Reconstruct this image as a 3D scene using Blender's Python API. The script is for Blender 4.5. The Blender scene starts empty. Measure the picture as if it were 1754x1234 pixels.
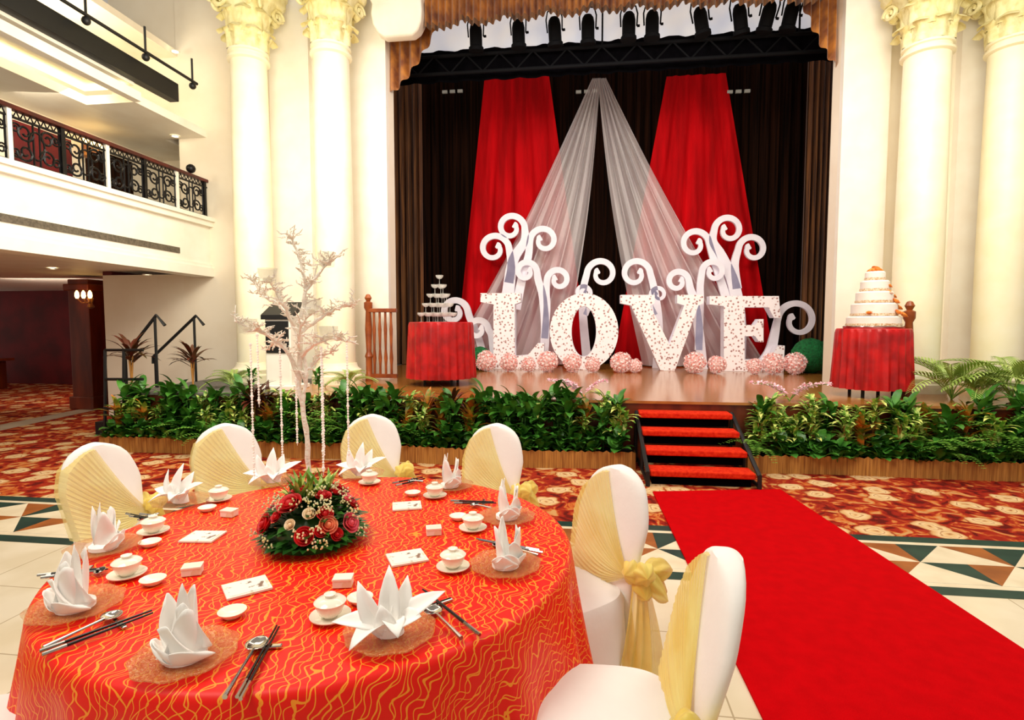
import bpy, math, random
from mathutils import Vector, Matrix, Euler, noise
R = random.Random(7)
sc = bpy.context.scene; COL = sc.collection
try: sc.view_settings.view_transform = 'Standard'
except Exception: pass
PI = math.pi; rad = math.radians
# ---------------------------------------------------------------- camera
F = 950.0
CE = Euler((rad(90-3.55), 0, rad(7.4)), 'XYZ'); CM = CE.to_matrix(); CP = Vector((0, 0, 1.55))
cd = bpy.data.cameras.new('camera'); cam = bpy.data.objects.new('camera', cd); COL.objects.link(cam)
cam.location = CP; cam.rotation_euler = CE; cd.sensor_width = 36; cd.lens = F/1754*36; cd.clip_start = .02
sc.camera = cam
def W(px, py, x=None, y=None, z=None):
    d = CM @ Vector(((px-877)/F, -(py-617)/F, -1))
    if z is not None: t = (z-CP.z)/d.z
    elif y is not None: t = (y-CP.y)/d.y
    else: t = (x-CP.x)/d.x
    return CP + d*t
# ---------------------------------------------------------------- materials
def lin(c):
    return tuple(((v/12.92) if v <= .04045 else ((v+.055)/1.055)**2.4) for v in c)
def mat(name, c, c2=None, scale=6, rough=.5, metal=0, emis=0, ecol=None, bump=0, bscale=None, alpha=1, spec=.5, sheen=0, trans=0, detail=3, stretch=None, thr=(.35,.65), coat=0):
    m = bpy.data.materials.new(name); m.use_nodes = True; nt = m.node_tree; b = nt.nodes['Principled BSDF']
    N = nt.nodes.new; L = nt.links.new
    c = lin(c); c2 = lin(c2) if c2 else tuple(v*.88 for v in c)
    tc = N('ShaderNodeTexCoord'); mp = N('ShaderNodeMapping'); L(tc.outputs['Object'], mp.inputs[0])
    if stretch: mp.inputs['Scale'].default_value = stretch
    nz = N('ShaderNodeTexNoise'); nz.inputs['Scale'].default_value = scale; nz.inputs['Detail'].default_value = detail
    L(mp.outputs[0], nz.inputs[0])
    cr = N('ShaderNodeValToRGB'); cr.color_ramp.elements[0].position = thr[0]; cr.color_ramp.elements[1].position = thr[1]
    cr.color_ramp.elements[0].color = (*c, 1); cr.color_ramp.elements[1].color = (*c2, 1)
    L(nz.outputs[0], cr.inputs[0]); L(cr.outputs[0], b.inputs['Base Color'])
    b.inputs['Roughness'].default_value = rough; b.inputs['Metallic'].default_value = metal
    b.inputs['Specular IOR Level'].default_value = spec
    if coat: b.inputs['Coat Weight'].default_value = coat
    if emis:
        b.inputs['Emission Strength'].default_value = emis
        if ecol: b.inputs['Emission Color'].default_value = (*lin(ecol), 1)
        else: L(cr.outputs[0], b.inputs['Emission Color'])
    if sheen: b.inputs['Sheen Weight'].default_value = sheen
    if trans: b.inputs['Transmission Weight'].default_value = trans
    if alpha < 1: b.inputs['Alpha'].default_value = alpha
    if bump:
        n2 = N('ShaderNodeTexNoise'); n2.inputs['Scale'].default_value = bscale or scale*4; L(mp.outputs[0], n2.inputs[0])
        bp = N('ShaderNodeBump'); bp.inputs['Strength'].default_value = bump; bp.inputs['Distance'].default_value = .02
        L(n2.outputs[0], bp.inputs['Height']); L(bp.outputs[0], b.inputs['Normal'])
    return m
M = {}
M['wall'] = mat('cream_plaster', (.97,.93,.85), (.95,.90,.81), 2, rough=.7)
M['white'] = mat('warm_white_paint', (.97,.95,.90), (.95,.92,.86), 3, rough=.55)
M['column'] = mat('ivory_column_paint', (.98,.95,.84), (.97,.93,.79), 3, rough=.45)
M['capital'] = mat('ivory_stucco', (.98,.95,.76), (.90,.85,.60), 9, rough=.5, bump=.3)
M['black'] = mat('black_paint', (.03,.03,.035), (.05,.05,.06), 8, rough=.5)
M['matte'] = mat('matte_black_metal', (.012,.012,.018), (.02,.02,.03), 8, rough=.8, spec=.15)
M['blackcloth'] = mat('black_cloth', (.012,.01,.018), (.022,.018,.03), 8, rough=.95, spec=.05)
M['brown'] = mat('brown_velvet', (.54,.34,.14), (.24,.13,.06), 3, rough=.8, stretch=(6,6,.3), sheen=.2)
M['darkbrown'] = mat('dark_brown_velvet', (.17,.085,.04), (.05,.025,.015), 3, rough=.9, stretch=(6,6,.2), spec=.08)
M['gold'] = mat('gold_brown_satin', (.72,.45,.13), (.44,.21,.06), 5, rough=.45, sheen=.3)
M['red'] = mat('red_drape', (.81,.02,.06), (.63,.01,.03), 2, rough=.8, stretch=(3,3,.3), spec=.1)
M['redskirt'] = mat('red_satin', (.80,.04,.06), (.6,.01,.03), 6, rough=.4)
M['redcarpet'] = mat('red_aisle_carpet', (.77,.0,.03), (.73,.0,.025), 12, rough=.95, bump=.12, bscale=300, spec=.05)
M['stepcarpet'] = mat('red_step_carpet', (.88,.22,.09), (.78,.12,.05), 30, rough=.95, spec=.1)
M['wood'] = mat('stage_floor_wood', (.74,.49,.22), (.62,.37,.16), 3, rough=.16, stretch=(1,12,1), spec=.8)
M['redwood'] = mat('reddish_wood', (.50,.20,.08), (.34,.12,.05), 5, rough=.35, stretch=(1,1,.2))
M['orangewood'] = mat('honey_wood', (.66,.34,.14), (.5,.22,.08), 5, rough=.35)
M['greycarpet'] = mat('grey_carpet', (.46,.44,.41), (.38,.36,.33), 30, rough=.95)
M['maroon'] = mat('maroon_wall', (.44,.04,.07), (.32,.03,.05), 2, rough=.7)
M['cover'] = mat('white_chair_cover', (.98,.97,.95), (.96,.94,.92), 4, rough=.8, bump=.08, bscale=25)
M['sash'] = mat('yellow_organza', (.99,.94,.60), (.96,.85,.42), 5, rough=.5, alpha=.55, sheen=.3)
M['sashb'] = mat('yellow_organza_bow', (.99,.90,.45), (.95,.80,.28), 7, rough=.45, alpha=.72, sheen=.3)
M['napkin'] = mat('white_napkin', (.99,.98,.96), (.98,.96,.93), 5, rough=.85, emis=.05)  # slight glow added so the napkins look brighter
M['china'] = mat('ivory_china', (.98,.96,.89), (.97,.93,.85), 5, rough=.12, coat=.3)
M['silver'] = mat('polished_silver', (.8,.78,.75), (.7,.68,.65), 5, rough=.15, metal=1)
M['lacquer'] = mat('black_lacquer', (.03,.025,.025), (.05,.03,.03), 5, rough=.25)
M['paper'] = mat('printed_card', (.97,.94,.88), (.93,.86,.74), 30, rough=.6, thr=(.55,.62))
M['print'] = mat('sketch_printed_card', (.97,.95,.9), (.55,.42,.35), 38, rough=.6, thr=(.60,.66), detail=4)
M['glassplate'] = mat('amber_glass', (.84,.50,.20), (1,.88,.60), 130, rough=.06, alpha=.36, bump=.7, bscale=120, thr=(.5,.64), spec=1)
M['glass'] = mat('clear_glass', (.95,.95,.93), None, 5, rough=.03, alpha=.3, spec=1)
M['crystal'] = mat('crystal_bead', (1,.97,.93), (.94,.9,.84), 50, rough=.1, alpha=.95, emis=.25)
M['branch'] = mat('pearl_white_branch', (.99,.97,.92), (.93,.88,.80), 12, rough=.35, bump=.4, bscale=60, emis=.04)  # slight glow added so the branches look whiter
M['wax'] = mat('candle_wax', (.98,.94,.82), None, 5, emis=.1)
M['sheer'] = mat('sheer_white', (.99,.96,.95), (.94,.90,.90), 2, rough=.8, alpha=.52, stretch=(2,2,.4), spec=.1)
M['straw'] = mat('bamboo_reed', (.80,.57,.26), (.57,.35,.13), 5, rough=.7, stretch=(14,14,.6), thr=(.3,.7))
M['soil'] = mat('dark_soil', (.08,.06,.04), (.05,.04,.03), 20, rough=.95)
M['g1'] = mat('dark_green_leaf', (.16,.38,.11), (.33,.58,.20), 8, rough=.35)
M['gf'] = mat('florist_green_leaf', (.10,.27,.08), (.22,.44,.14), 8, rough=.35)
M['g2'] = mat('mid_green_leaf', (.34,.60,.18), (.54,.73,.29), 7, rough=.4)
M['g3'] = mat('variegated_leaf', (.86,.88,.48), (.40,.60,.18), 14, rough=.4, thr=(.42,.55))
M['g4'] = mat('croton_leaf', (.90,.50,.18), (.40,.50,.14), 9, rough=.4, thr=(.4,.56))
M['g5'] = mat('burgundy_leaf', (.40,.14,.10), (.26,.20,.08), 9, rough=.4)
M['palm'] = mat('palm_leaf', (.50,.62,.23), (.68,.76,.40), 6, rough=.45)
M['topiary'] = mat('topiary_green', (.03,.34,.15), (.06,.5,.24), 25, rough=.8, bump=1, bscale=60)
M['rose_red'] = mat('red_petal', (.88,.03,.07), (.66,.0,.03), 20, rough=.55)
M['rose_peach'] = mat('peach_petal', (.97,.62,.42), (.9,.42,.3), 20, rough=.55)
M['rose_pink'] = mat('pink_petal', (.95,.42,.46), (.85,.25,.35), 20, rough=.55)
M['rose_cream'] = mat('cream_petal', (.98,.9,.76), (.95,.8,.6), 20, rough=.55)
M['floret'] = mat('pale_floret', (.97,.95,.8), (.9,.9,.6), 20, rough=.6)
M['pinkball'] = mat('pink_white_petals', (.99,.93,.91), (.94,.58,.54), 5, rough=.6, thr=(.46,.60), emis=.06)
M['orchid'] = mat('pale_orchid', (.99,.90,.92), (.94,.68,.74), 30, rough=.5, emis=.1)
M['orange_rose'] = mat('orange_petal', (.96,.62,.25), (.9,.45,.15), 20, rough=.5)
M['icing'] = mat('white_icing', (.98,.96,.93), (.96,.93,.89), 8, rough=.4)
M['trim'] = mat('brown_lace_trim', (.75,.55,.35), (.95,.88,.78), 60, rough=.6)
M['cut'] = mat('white_cutout_board', (.97,.94,.96), (.93,.90,.93), 4, rough=.5, emis=.08)  # faint self-glow put into the board colour
M['lamp'] = mat('warm_lamp_glow', (1,.9,.6), None, 3, emis=9, ecol=(1,.82,.5))
M['cove'] = mat('cove_light_glow', (1,.9,.6), None, 3, emis=2.4, ecol=(1,.92,.68))
M['down'] = mat('downlight_glow', (1,.97,.85), None, 3, emis=8, ecol=(1,.95,.8))
M['iron'] = mat('wrought_iron', (.05,.045,.05), (.1,.09,.1), 12, rough=.4, metal=.5)
M['rail'] = mat('mahogany_rail', (.34,.08,.05), (.22,.05,.03), 6, rough=.3)
M['vent'] = mat('grey_vent_slot', (.42,.38,.32), (.3,.27,.22), 40, rough=.6)
M['upper'] = mat('glowing_upper_panel',(.95,.93,.92),(.86,.87,.92),2,emis=.42)  # emission painted in, standing in for the brightly lit stage ceiling
M['dim'] = mat('dim_strip', (.7,.7,.65), emis=.1)

def mat_letter():
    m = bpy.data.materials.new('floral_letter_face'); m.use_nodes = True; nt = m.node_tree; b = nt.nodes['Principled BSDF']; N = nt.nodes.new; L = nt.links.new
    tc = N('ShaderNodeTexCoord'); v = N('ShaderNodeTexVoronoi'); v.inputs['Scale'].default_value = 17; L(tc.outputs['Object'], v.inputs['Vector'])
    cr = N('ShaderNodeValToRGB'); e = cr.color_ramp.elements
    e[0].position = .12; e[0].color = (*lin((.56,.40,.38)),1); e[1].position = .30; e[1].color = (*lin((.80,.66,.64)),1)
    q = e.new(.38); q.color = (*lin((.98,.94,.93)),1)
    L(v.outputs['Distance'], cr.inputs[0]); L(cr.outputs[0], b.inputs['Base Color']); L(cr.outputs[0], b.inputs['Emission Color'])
    b.inputs['Emission Strength'].default_value = .18; b.inputs['Roughness'].default_value = .6  # letter faces given a glow of their own, no lamp inside
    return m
M['letter'] = mat_letter()
def mat_cloth():
    m = bpy.data.materials.new('red_gold_twig_satin'); m.use_nodes = True; nt = m.node_tree; b = nt.nodes['Principled BSDF']; N = nt.nodes.new; L = nt.links.new
    uv = N('ShaderNodeUVMap'); uv.uv_map = 'UVMap'
    sep = N('ShaderNodeSeparateXYZ'); L(uv.outputs[0], sep.inputs[0])
    def fam(k, off, amp, scx, scy, skew, th):
        mp = N('ShaderNodeMapping'); mp.inputs['Scale'].default_value = (scx,scy,1); mp.inputs['Location'].default_value = (off,off*1.7,off); L(uv.outputs[0], mp.inputs[0])
        nz = N('ShaderNodeTexNoise'); nz.inputs['Scale'].default_value = 1; nz.inputs['Detail'].default_value = 0.6; L(mp.outputs[0], nz.inputs[0])
        a = N('ShaderNodeMath'); a.operation='MULTIPLY'; L(nz.outputs[0], a.inputs[0]); a.inputs[1].default_value = amp
        x = N('ShaderNodeMath'); x.operation='MULTIPLY_ADD'; L(sep.outputs['X'], x.inputs[0]); x.inputs[1].default_value = k; L(a.outputs[0], x.inputs[2])
        y = N('ShaderNodeMath'); y.operation='MULTIPLY_ADD'; L(sep.outputs['Y'], y.inputs[0]); y.inputs[1].default_value = skew; L(x.outputs[0], y.inputs[2])
        s = N('ShaderNodeMath'); s.operation='SINE'; L(y.outputs[0], s.inputs[0])
        ab = N('ShaderNodeMath'); ab.operation='ABSOLUTE'; L(s.outputs[0], ab.inputs[0])
        lt = N('ShaderNodeMath'); lt.operation='LESS_THAN'; L(ab.outputs[0], lt.inputs[0]); lt.inputs[1].default_value = th
        return lt
    f1 = fam(104, 0, 13, 9, 17, 20, .19); f2 = fam(98, 5, 13, 9, 17, -22, .17)
    mxm = N('ShaderNodeMath'); mxm.operation='MAXIMUM'; L(f1.outputs[0], mxm.inputs[0]); L(f2.outputs[0], mxm.inputs[1])
    mx = N('ShaderNodeMix'); mx.data_type = 'RGBA'; L(mxm.outputs[0], mx.inputs['Factor'])
    mx.inputs['A'].default_value = (*lin((.92,.08,.01)),1); mx.inputs['B'].default_value = (*lin((.97,.58,.15)),1)
    L(mx.outputs['Result'], b.inputs['Base Color'])
    b.inputs['Roughness'].default_value = .45; b.inputs['Specular IOR Level'].default_value = .3
    return m
M['cloth'] = mat_cloth()
def mat_carpet():
    m = bpy.data.materials.new('fan_pattern_carpet'); m.use_nodes = True; nt = m.node_tree; b = nt.nodes['Principled BSDF']; N = nt.nodes.new; L = nt.links.new
    tc = N('ShaderNodeTexCoord'); nz = N('ShaderNodeTexNoise'); nz.inputs['Scale'].default_value = 7; L(tc.outputs['Object'], nz.inputs[0])
    s = N('ShaderNodeVectorMath'); s.operation = 'SCALE'; s.inputs['Scale'].default_value = .16; L(nz.outputs['Color'], s.inputs[0])
    a = N('ShaderNodeVectorMath'); L(tc.outputs['Object'], a.inputs[0]); L(s.outputs[0], a.inputs[1])
    v = N('ShaderNodeTexVoronoi'); v.voronoi_dimensions = '2D'; v.inputs['Scale'].default_value = 2.3; v.inputs['Randomness'].default_value = .8; L(a.outputs[0], v.inputs['Vector'])
    cr = N('ShaderNodeValToRGB'); e = cr.color_ramp.elements
    e[0].position = .0; e[0].color = (*lin((.58,.26,.14)),1); e[1].position = 1; e[1].color = (*lin((.45,.10,.06)),1)
    for p, c in ((.05,(.84,.68,.46)),(.12,(.88,.76,.58)),(.14,(.66,.44,.26)),(.16,(.88,.76,.58)),(.24,(.82,.64,.42)),(.27,(.62,.26,.13)),(.33,(.58,.16,.09))):
        q = e.new(p); q.color = (*lin(c),1)
    L(v.outputs['Distance'], cr.inputs[0])
    n2 = N('ShaderNodeTexNoise'); n2.inputs['Scale'].default_value = 6; n2.inputs['Detail'].default_value = 4; n2.inputs['Distortion'].default_value = 1.4; L(tc.outputs['Object'], n2.inputs[0])
    c2 = N('ShaderNodeValToRGB'); e2 = c2.color_ramp.elements; e2[0].position = .38; e2[1].position = .66
    e2[0].color = (*lin((.38,.09,.06)),1); e2[1].color = (*lin((.78,.58,.36)),1)
    for p_,c_ in ((.45,(.58,.13,.08)),(.53,(.64,.19,.10)),(.58,(.78,.42,.18))): q = e2.new(p_); q.color=(*lin(c_),1)
    L(n2.outputs[0], c2.inputs[0])
    mx = N('ShaderNodeMix'); mx.data_type = 'RGBA'
    g = N('ShaderNodeMath'); g.operation = 'GREATER_THAN'; L(v.outputs['Distance'], g.inputs[0]); g.inputs[1].default_value = .29
    L(g.outputs[0], mx.inputs['Factor']); L(cr.outputs[0], mx.inputs['A']); L(c2.outputs[0], mx.inputs['B'])
    L(mx.outputs['Result'], b.inputs['Base Color']); b.inputs['Roughness'].default_value = .9; b.inputs['Specular IOR Level'].default_value = .1
    return m
M['carpet'] = mat_carpet()
def mat_marble():
    m = mat('cream_marble_tiles', (.94,.89,.79), (.89,.83,.71), 2.5, rough=.16)
    nt = m.node_tree; N = nt.nodes.new; L = nt.links.new; b = nt.nodes['Principled BSDF']
    src = b.inputs['Base Color'].links[0].from_socket
    tc = N('ShaderNodeTexCoord'); br = N('ShaderNodeTexBrick'); br.offset = 0; br.inputs['Scale'].default_value = 1
    br.inputs['Brick Width'].default_value = .6; br.inputs['Row Height'].default_value = .6; br.inputs['Mortar Size'].default_value = .004
    br.inputs['Color1'].default_value = (1,1,1,1); br.inputs['Color2'].default_value = (.95,.95,.95,1); br.inputs['Mortar'].default_value = (.6,.55,.48,1)
    L(tc.outputs['Object'], br.inputs['Vector'])
    mx = N('ShaderNodeMix'); mx.data_type = 'RGBA'; mx.blend_type = 'MULTIPLY'; mx.inputs['Factor'].default_value = 1
    L(src, mx.inputs['A']); L(br.outputs['Color'], mx.inputs['B']); L(mx.outputs['Result'], b.inputs['Base Color'])
    return m
M['marble'] = mat_marble()
M['tcream'] = mat('cream_marble_triangle', (.94,.88,.76), (.88,.81,.68), 5, rough=.3, spec=.3)
M['tgreen'] = mat('dark_green_tile', (.09,.20,.18), (.13,.26,.22), 6, rough=.35, spec=.2)
M['tbrown'] = mat('tan_brown_tile', (.66,.38,.17), (.55,.30,.13), 6, rough=.35, spec=.2)
# ---------------------------------------------------------------- mesh builder
class MB:
    def __init__(s): s.v=[]; s.f=[]; s.m=[]; s.uv=[]
    def add(s, vs, fs, mi=0):
        o=len(s.v); s.v+=[tuple(p) for p in vs]; s.f+=[tuple(i+o for i in f) for f in fs]; s.m+=[mi]*len(fs); return s
    def box(s, c, d, rz=0, mi=0):
        x,y,z=[k/2 for k in d]; ca,sa=math.cos(rz),math.sin(rz); vs=[]
        for a,b_,e in ((-1,-1,-1),(1,-1,-1),(1,1,-1),(-1,1,-1),(-1,-1,1),(1,-1,1),(1,1,1),(-1,1,1)):
            X,Y=a*x,b_*y; vs.append((c[0]+X*ca-Y*sa, c[1]+X*sa+Y*ca, c[2]+e*z))
        return s.add(vs,[(0,3,2,1),(4,5,6,7),(0,1,5,4),(1,2,6,5),(2,3,7,6),(3,0,4,7)],mi)
    def loft(s, rings, cap=(1,1), mi=0):
        n=len(rings[0]); vs=[p for r in rings for p in r]; fs=[]
        for i in range(len(rings)-1):
            for j in range(n):
                k=(j+1)%n; fs.append((i*n+j,i*n+k,(i+1)*n+k,(i+1)*n+j))
        if cap[0]: fs.append(tuple(range(n-1,-1,-1)))
        if cap[1]: o=(len(rings)-1)*n; fs.append(tuple(range(o,o+n)))
        return s.add(vs,fs,mi)
    def tube(s, pts, r, n=8, mi=0):
        pts=[Vector(p) for p in pts]; m=len(pts)
        if not hasattr(r,'__len__'): r=[r]*m
        u=None; rings=[]
        for i,p in enumerate(pts):
            t=(pts[min(i+1,m-1)]-pts[max(i-1,0)])
            if t.length<1e-9: t=Vector((0,0,1))
            t.normalize()
            if u is None: u=t.orthogonal().normalized()
            else:
                u=u-t*u.dot(t)
                u=u.normalized() if u.length>1e-6 else t.orthogonal().normalized()
            w=t.cross(u); rings.append([p+(u*math.cos(2*PI*k/n)+w*math.sin(2*PI*k/n))*r[i] for k in range(n)])
        return s.loft(rings,(1,1),mi)
    def lathe(s, prof, c=(0,0,0), n=24, mi=0, cap=(1,1)):
        return s.loft([[(c[0]+r*math.cos(2*PI*k/n),c[1]+r*math.sin(2*PI*k/n),c[2]+z) for k in range(n)] for r,z in prof],cap,mi)
    def grid(s, fn, nu, nv, mi=0):
        vs=[fn(i/nu,j/nv) for j in range(nv+1) for i in range(nu+1)]; w=nu+1
        return s.add(vs,[(j*w+i,j*w+i+1,(j+1)*w+i+1,(j+1)*w+i) for j in range(nv) for i in range(nu)],mi)
    def ball(s, c, r, nu=10, nv=7, k=(1,1,1), jit=0, mi=0):
        rings=[]
        for j in range(nv+1):
            th=PI*(j/nv); rr=max(math.sin(th),.02); ring=[]
            for i in range(nu):
                a=2*PI*i/nu; q=1+(jit*R.uniform(-1,1) if jit else 0)
                ring.append((c[0]+r*k[0]*rr*math.cos(a)*q,c[1]+r*k[1]*rr*math.sin(a)*q,c[2]-r*k[2]*math.cos(th)*q))
            rings.append(ring)
        return s.loft(rings,(1,1),mi)
    def leaf(s, p, az, el, ln, w, droop=.6, n=5, fold=.25, mi=0, pw=1.0):
        p=Vector(p); dh=Vector((math.cos(az),math.sin(az),0)); sd=Vector((-math.sin(az),math.cos(az),0)); vs=[]; e=el; q=p.copy()
        for i in range(n+1):
            t=i/n; ww=w*(math.sin(PI*min(.06+t**pw*.94,1))**.7) if 0<i<n else w*(.12 if i==0 else .01)
            up=Vector((0,0,1))*math.cos(e)-dh*math.sin(e)
            vs+=[q-sd*ww/2+up*fold*ww/2,q.copy(),q+sd*ww/2+up*fold*ww/2]
            e2=e-droop*2*(t+.2)/n*1.2
            q=q+(dh*math.cos(e)+Vector((0,0,1))*math.sin(e))*(ln/n); e=e2
        fs=[]
        for i in range(n):
            a=i*3; fs+=[(a,a+1,a+4,a+3),(a+1,a+2,a+5,a+4)]
        return s.add(vs,fs,mi)
    def poly(s, pts, y0, y1, mi=0, ms=0):
        n=len(pts); vs=[(p[0],y0,p[1]) for p in pts]+[(p[0],y1,p[1]) for p in pts]
        s.add(vs,[tuple(range(n))],mi); o=len(s.v)-2*n
        s.f.append(tuple(o+n+i for i in range(n-1,-1,-1))); s.m.append(mi)
        for i in range(n):
            k=(i+1)%n; s.f.append((o+i,o+n+i,o+n+k,o+k)); s.m.append(ms)
        return s
    def build(s, name, m, parent=None, loc=None, rz=0, smooth=True, bevel=0, solid=0, sub=0):
        me=bpy.data.meshes.new(name); me.from_pydata(s.v,[],s.f); ms=m if isinstance(m,(list,tuple)) else [m]
        for q in ms: me.materials.append(M[q] if isinstance(q,str) else q)
        me.polygons.foreach_set('material_index',s.m)
        if s.uv:
            l=me.uv_layers.new(name='UVMap')
            for lp in me.loops: l.data[lp.index].uv=s.uv[lp.vertex_index]
        me.update()
        if smooth:
            me.polygons.foreach_set('use_smooth',[True]*len(me.polygons))
            try: me.set_sharp_from_angle(angle=rad(40))
            except Exception: pass
        o=bpy.data.objects.new(name,me); COL.objects.link(o)
        if parent: o.parent=parent
        if loc is not None: o.location=loc
        o.rotation_euler[2]=rz
        if solid: d=o.modifiers.new('s','SOLIDIFY'); d.thickness=solid
        if bevel: d=o.modifiers.new('b','BEVEL'); d.width=bevel; d.segments=3; d.limit_method='ANGLE'
        if sub: d=o.modifiers.new('u','SUBSURF'); d.levels=sub; d.render_levels=sub
        return o
def tag(o, label, cat, group=None):
    o['label']=label; o['category']=cat
    if group: o['group']=group
    return o
def thing(name, label, cat, loc=(0,0,0), rz=0, group=None):
    o=bpy.data.objects.new(name,None); COL.objects.link(o); o.location=loc; o.rotation_euler=(0,0,rz); o.empty_display_size=.05
    return tag(o,label,cat,group)
def struct(o): o['kind']='structure'; return o
def dup(root, loc, rz=0, label=None, group=None, scale=None):
    r=root.copy(); COL.objects.link(r); r.location=loc; r.rotation_euler=(0,0,rz)
    if label: r['label']=label
    if group: r['group']=group
    if scale: r.scale=(scale,)*3 if not hasattr(scale,'__len__') else scale
    for ch in list(root.children):
        c=ch.copy(); COL.objects.link(c); c.parent=r
        for g in list(ch.children):
            d=g.copy(); COL.objects.link(d); d.parent=c
    return r
def sbox(name, a, b, m, kind=True, bevel=0):
    c=[(p+q)/2 for p,q in zip(a,b)]; d=[abs(q-p) for p,q in zip(a,b)]
    o=MB().box((0,0,0),d).build(name,m,loc=c,smooth=False,bevel=bevel)
    if kind: struct(o)
    return o
def cr_spline(P, k=6):
    P=[Vector(p) for p in P]; out=[]
    for i in range(len(P)-1):
        a=P[max(i-1,0)]; b=P[i]; c=P[i+1]; d=P[min(i+2,len(P)-1)]
        for j in range(k):
            t=j/k; out.append(.5*((2*b)+(c-a)*t+(2*a-5*b+4*c-d)*t*t+(-a+3*b-3*c+d)*t**3))
    out.append(P[-1]); return out
# ---------------------------------------------------------------- setting
SH=.70; YS=6.4; YW=8.5
XL=W(668,400,y=YW).x; XR=W(1430,400,y=YW).x; XB=W(360,430,y=YW).x; XU=W(305,200,y=YW).x; XC=W(180,560,y=YW).x
MB().box((0,0,0),(26,8.4,.1)).build('floor','marble',loc=(-3,-.8,-.05),smooth=False)['kind']='structure'
sbox('floor',(-16,4.33,-.1),(10,14.5,0),'carpet')
b=MB(); y0,y1=3.4,4.33
def strip(a,c,mi,z=0): b.add([(-16,a,z),(10,a,z),(10,c,z),(-16,c,z)],[(0,1,2,3)],mi)
strip(y0,y0+.11,1); strip(y0+.11,y0+.16,0); strip(y1-.16,y1-.11,0); strip(y1-.11,y1,1)
p=.56; ya,yb_=y0+.16,y1-.16; ym=(ya+yb_)/2
k=-16.; i=0
while k<10:
    for r_,(a_,c_) in enumerate(((ya,ym),(ym,yb_))):
        o_=(p/2 if r_ else 0)+k
        b.add([(o_,a_,.001),(o_+p,a_,.001),(o_+p/2,c_,.001)],[(0,1,2)],0)
        b.add([(o_+p/2,c_,.001),(o_+p,a_,.001),(o_+p,c_,.001)],[(0,1,2)],2 if r_ else 1)
        b.add([(o_+p,a_,.001),(o_+1.5*p,c_,.001),(o_+p,c_,.001)],[(0,1,2)],1 if r_ else 2)
    k+=p; i+=1
struct(b.build('floor',['tcream','tgreen','tbrown'],smooth=False))
# stage
sbox('floor',(-5.9,YS,.0),(9,13.2,SH-.03),'redwood')
sbox('floor',(XL-.9,YS-.03,SH-.03),(9,13.2,SH),'wood')
sbox('floor',(-5.9,YS-.03,SH-.03),(XL-.9,13.2,SH),'greycarpet')
cgr=W(1600,658,z=SH)
tag(sbox('carpet_runner',(cgr.x,7.0,SH),(7.5,7.4,SH+.008),'greycarpet',False),'grey carpet runner on the right wing of the stage','carpet')
# walls
sbox('wall_back',(XU,YW,0),(XL,YW+.25,8.2),'wall')
sbox('wall_back',(XC,YW,0),(XU,YW+.25,2.4),'wall')
sbox('wall_back',(XR,YW,0),(9,YW+.25,8.2),'wall')
xa_=W(505,300,y=YW).x
sbox('trim_1',(xa_-.33,YW-.12,SH),(xa_+.33,YW,8.2),'white')
xa_=W(1655,300,y=YW).x
sbox('trim_2',(xa_-.2,YW-.12,SH),(xa_+.25,YW,8.2),'white')
sbox('trim_3',(XL-.6,YW-.1,SH),(XL,YW,8.2),'white')
sbox('trim_4',(XR,YW-.1,SH),(XR+.6,YW,8.2),'white')
zb=W(1000,8,y=YW).z
sbox('wall_header',(XL,YW,zb+.3),(XR,YW+.25,8.2),'white')
# stage house
sbox('wall_stage_left',(XL-1.9,YW+.25,SH),(XL-1.8,13.1,8),'blackcloth')
sbox('wall_stage_right',(XR+1.9,YW+.25,SH),(XR+2.0,13.1,8),'blackcloth')
sbox('wall_stage_back',(XL-1.9,13.0,SH),(XR+2.0,13.1,8),'blackcloth')
zt=W(1000,70,y=9.7).z
sbox('glow_panel_stage_upper',(XL-1.5,9.7,zt-.1),(XR+1.5,9.75,8.2),'upper')  # upright pale panel that glows by itself in place of a lit ceiling
def curtain(name,x0,x1,y,z0,z1,nf,amp,m,label,zf=None,parent=None):
    b=MB(); n=nf*8
    def fn(u,v):
        x=x0+(x1-x0)*u; yy=y+amp*math.sin(u*nf*2*PI+.6*math.sin(u*13))+amp*.3*math.sin(u*nf*4.3*PI)
        zz0=zf(u) if zf else z0
        return (x,yy,zz0+(z1-zz0)*v)
    b.grid(fn,n,6); o=b.build(name,m,parent)
    if label: tag(o,label,'curtain')
    return o
YD=12.2
curtain('curtain',XL-1.6,XR+1.8,YD+.3,SH+.01,7.2,46,.045,'darkbrown','wide dark brown velvet backdrop curtain behind the LOVE letters')
YE=11.75
curtain('curtain',W(640,400,y=YE).x,W(724,400,y=YE).x,YE,SH+.01,7.1,8,.07,'brown','narrow gold-brown side curtain at the left edge of the stage opening')
curtain('curtain',W(1376,400,y=YE).x,W(1450,400,y=YE).x,YE,SH+.01,7.1,8,.07,'brown','narrow gold-brown side curtain at the right edge of the stage opening')
za=W(1000,72,y=9.5).z; zc=W(1000,128,y=9.5).z
curtain('border_curtain',XL-1,XR+1,9.5,zc,za,20,.03,'blackcloth','black border cloth hanging across the top of the stage behind the spotlights')
b=MB(); zz=W(1000,112,y=9.25).z
for dz in (0,.28): b.tube([(XL-.3,9.25,zz+dz),(XR+.3,9.25,zz+dz)],.03)
n=26
for i in range(n):
    xa=XL-.3+(XR-XL+.6)*i/n; xb=XL-.3+(XR-XL+.6)*(i+1)/n
    b.tube([(xa,9.25,zz+(.28 if i%2 else 0)),(xb,9.25,zz+(0 if i%2 else .28))],.014,6)
for xx in (XL+.3,0.25,XR-.3): b.tube([(xx,9.25,zz+.28),(xx,9.25,8.2)],.015,6)
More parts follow.
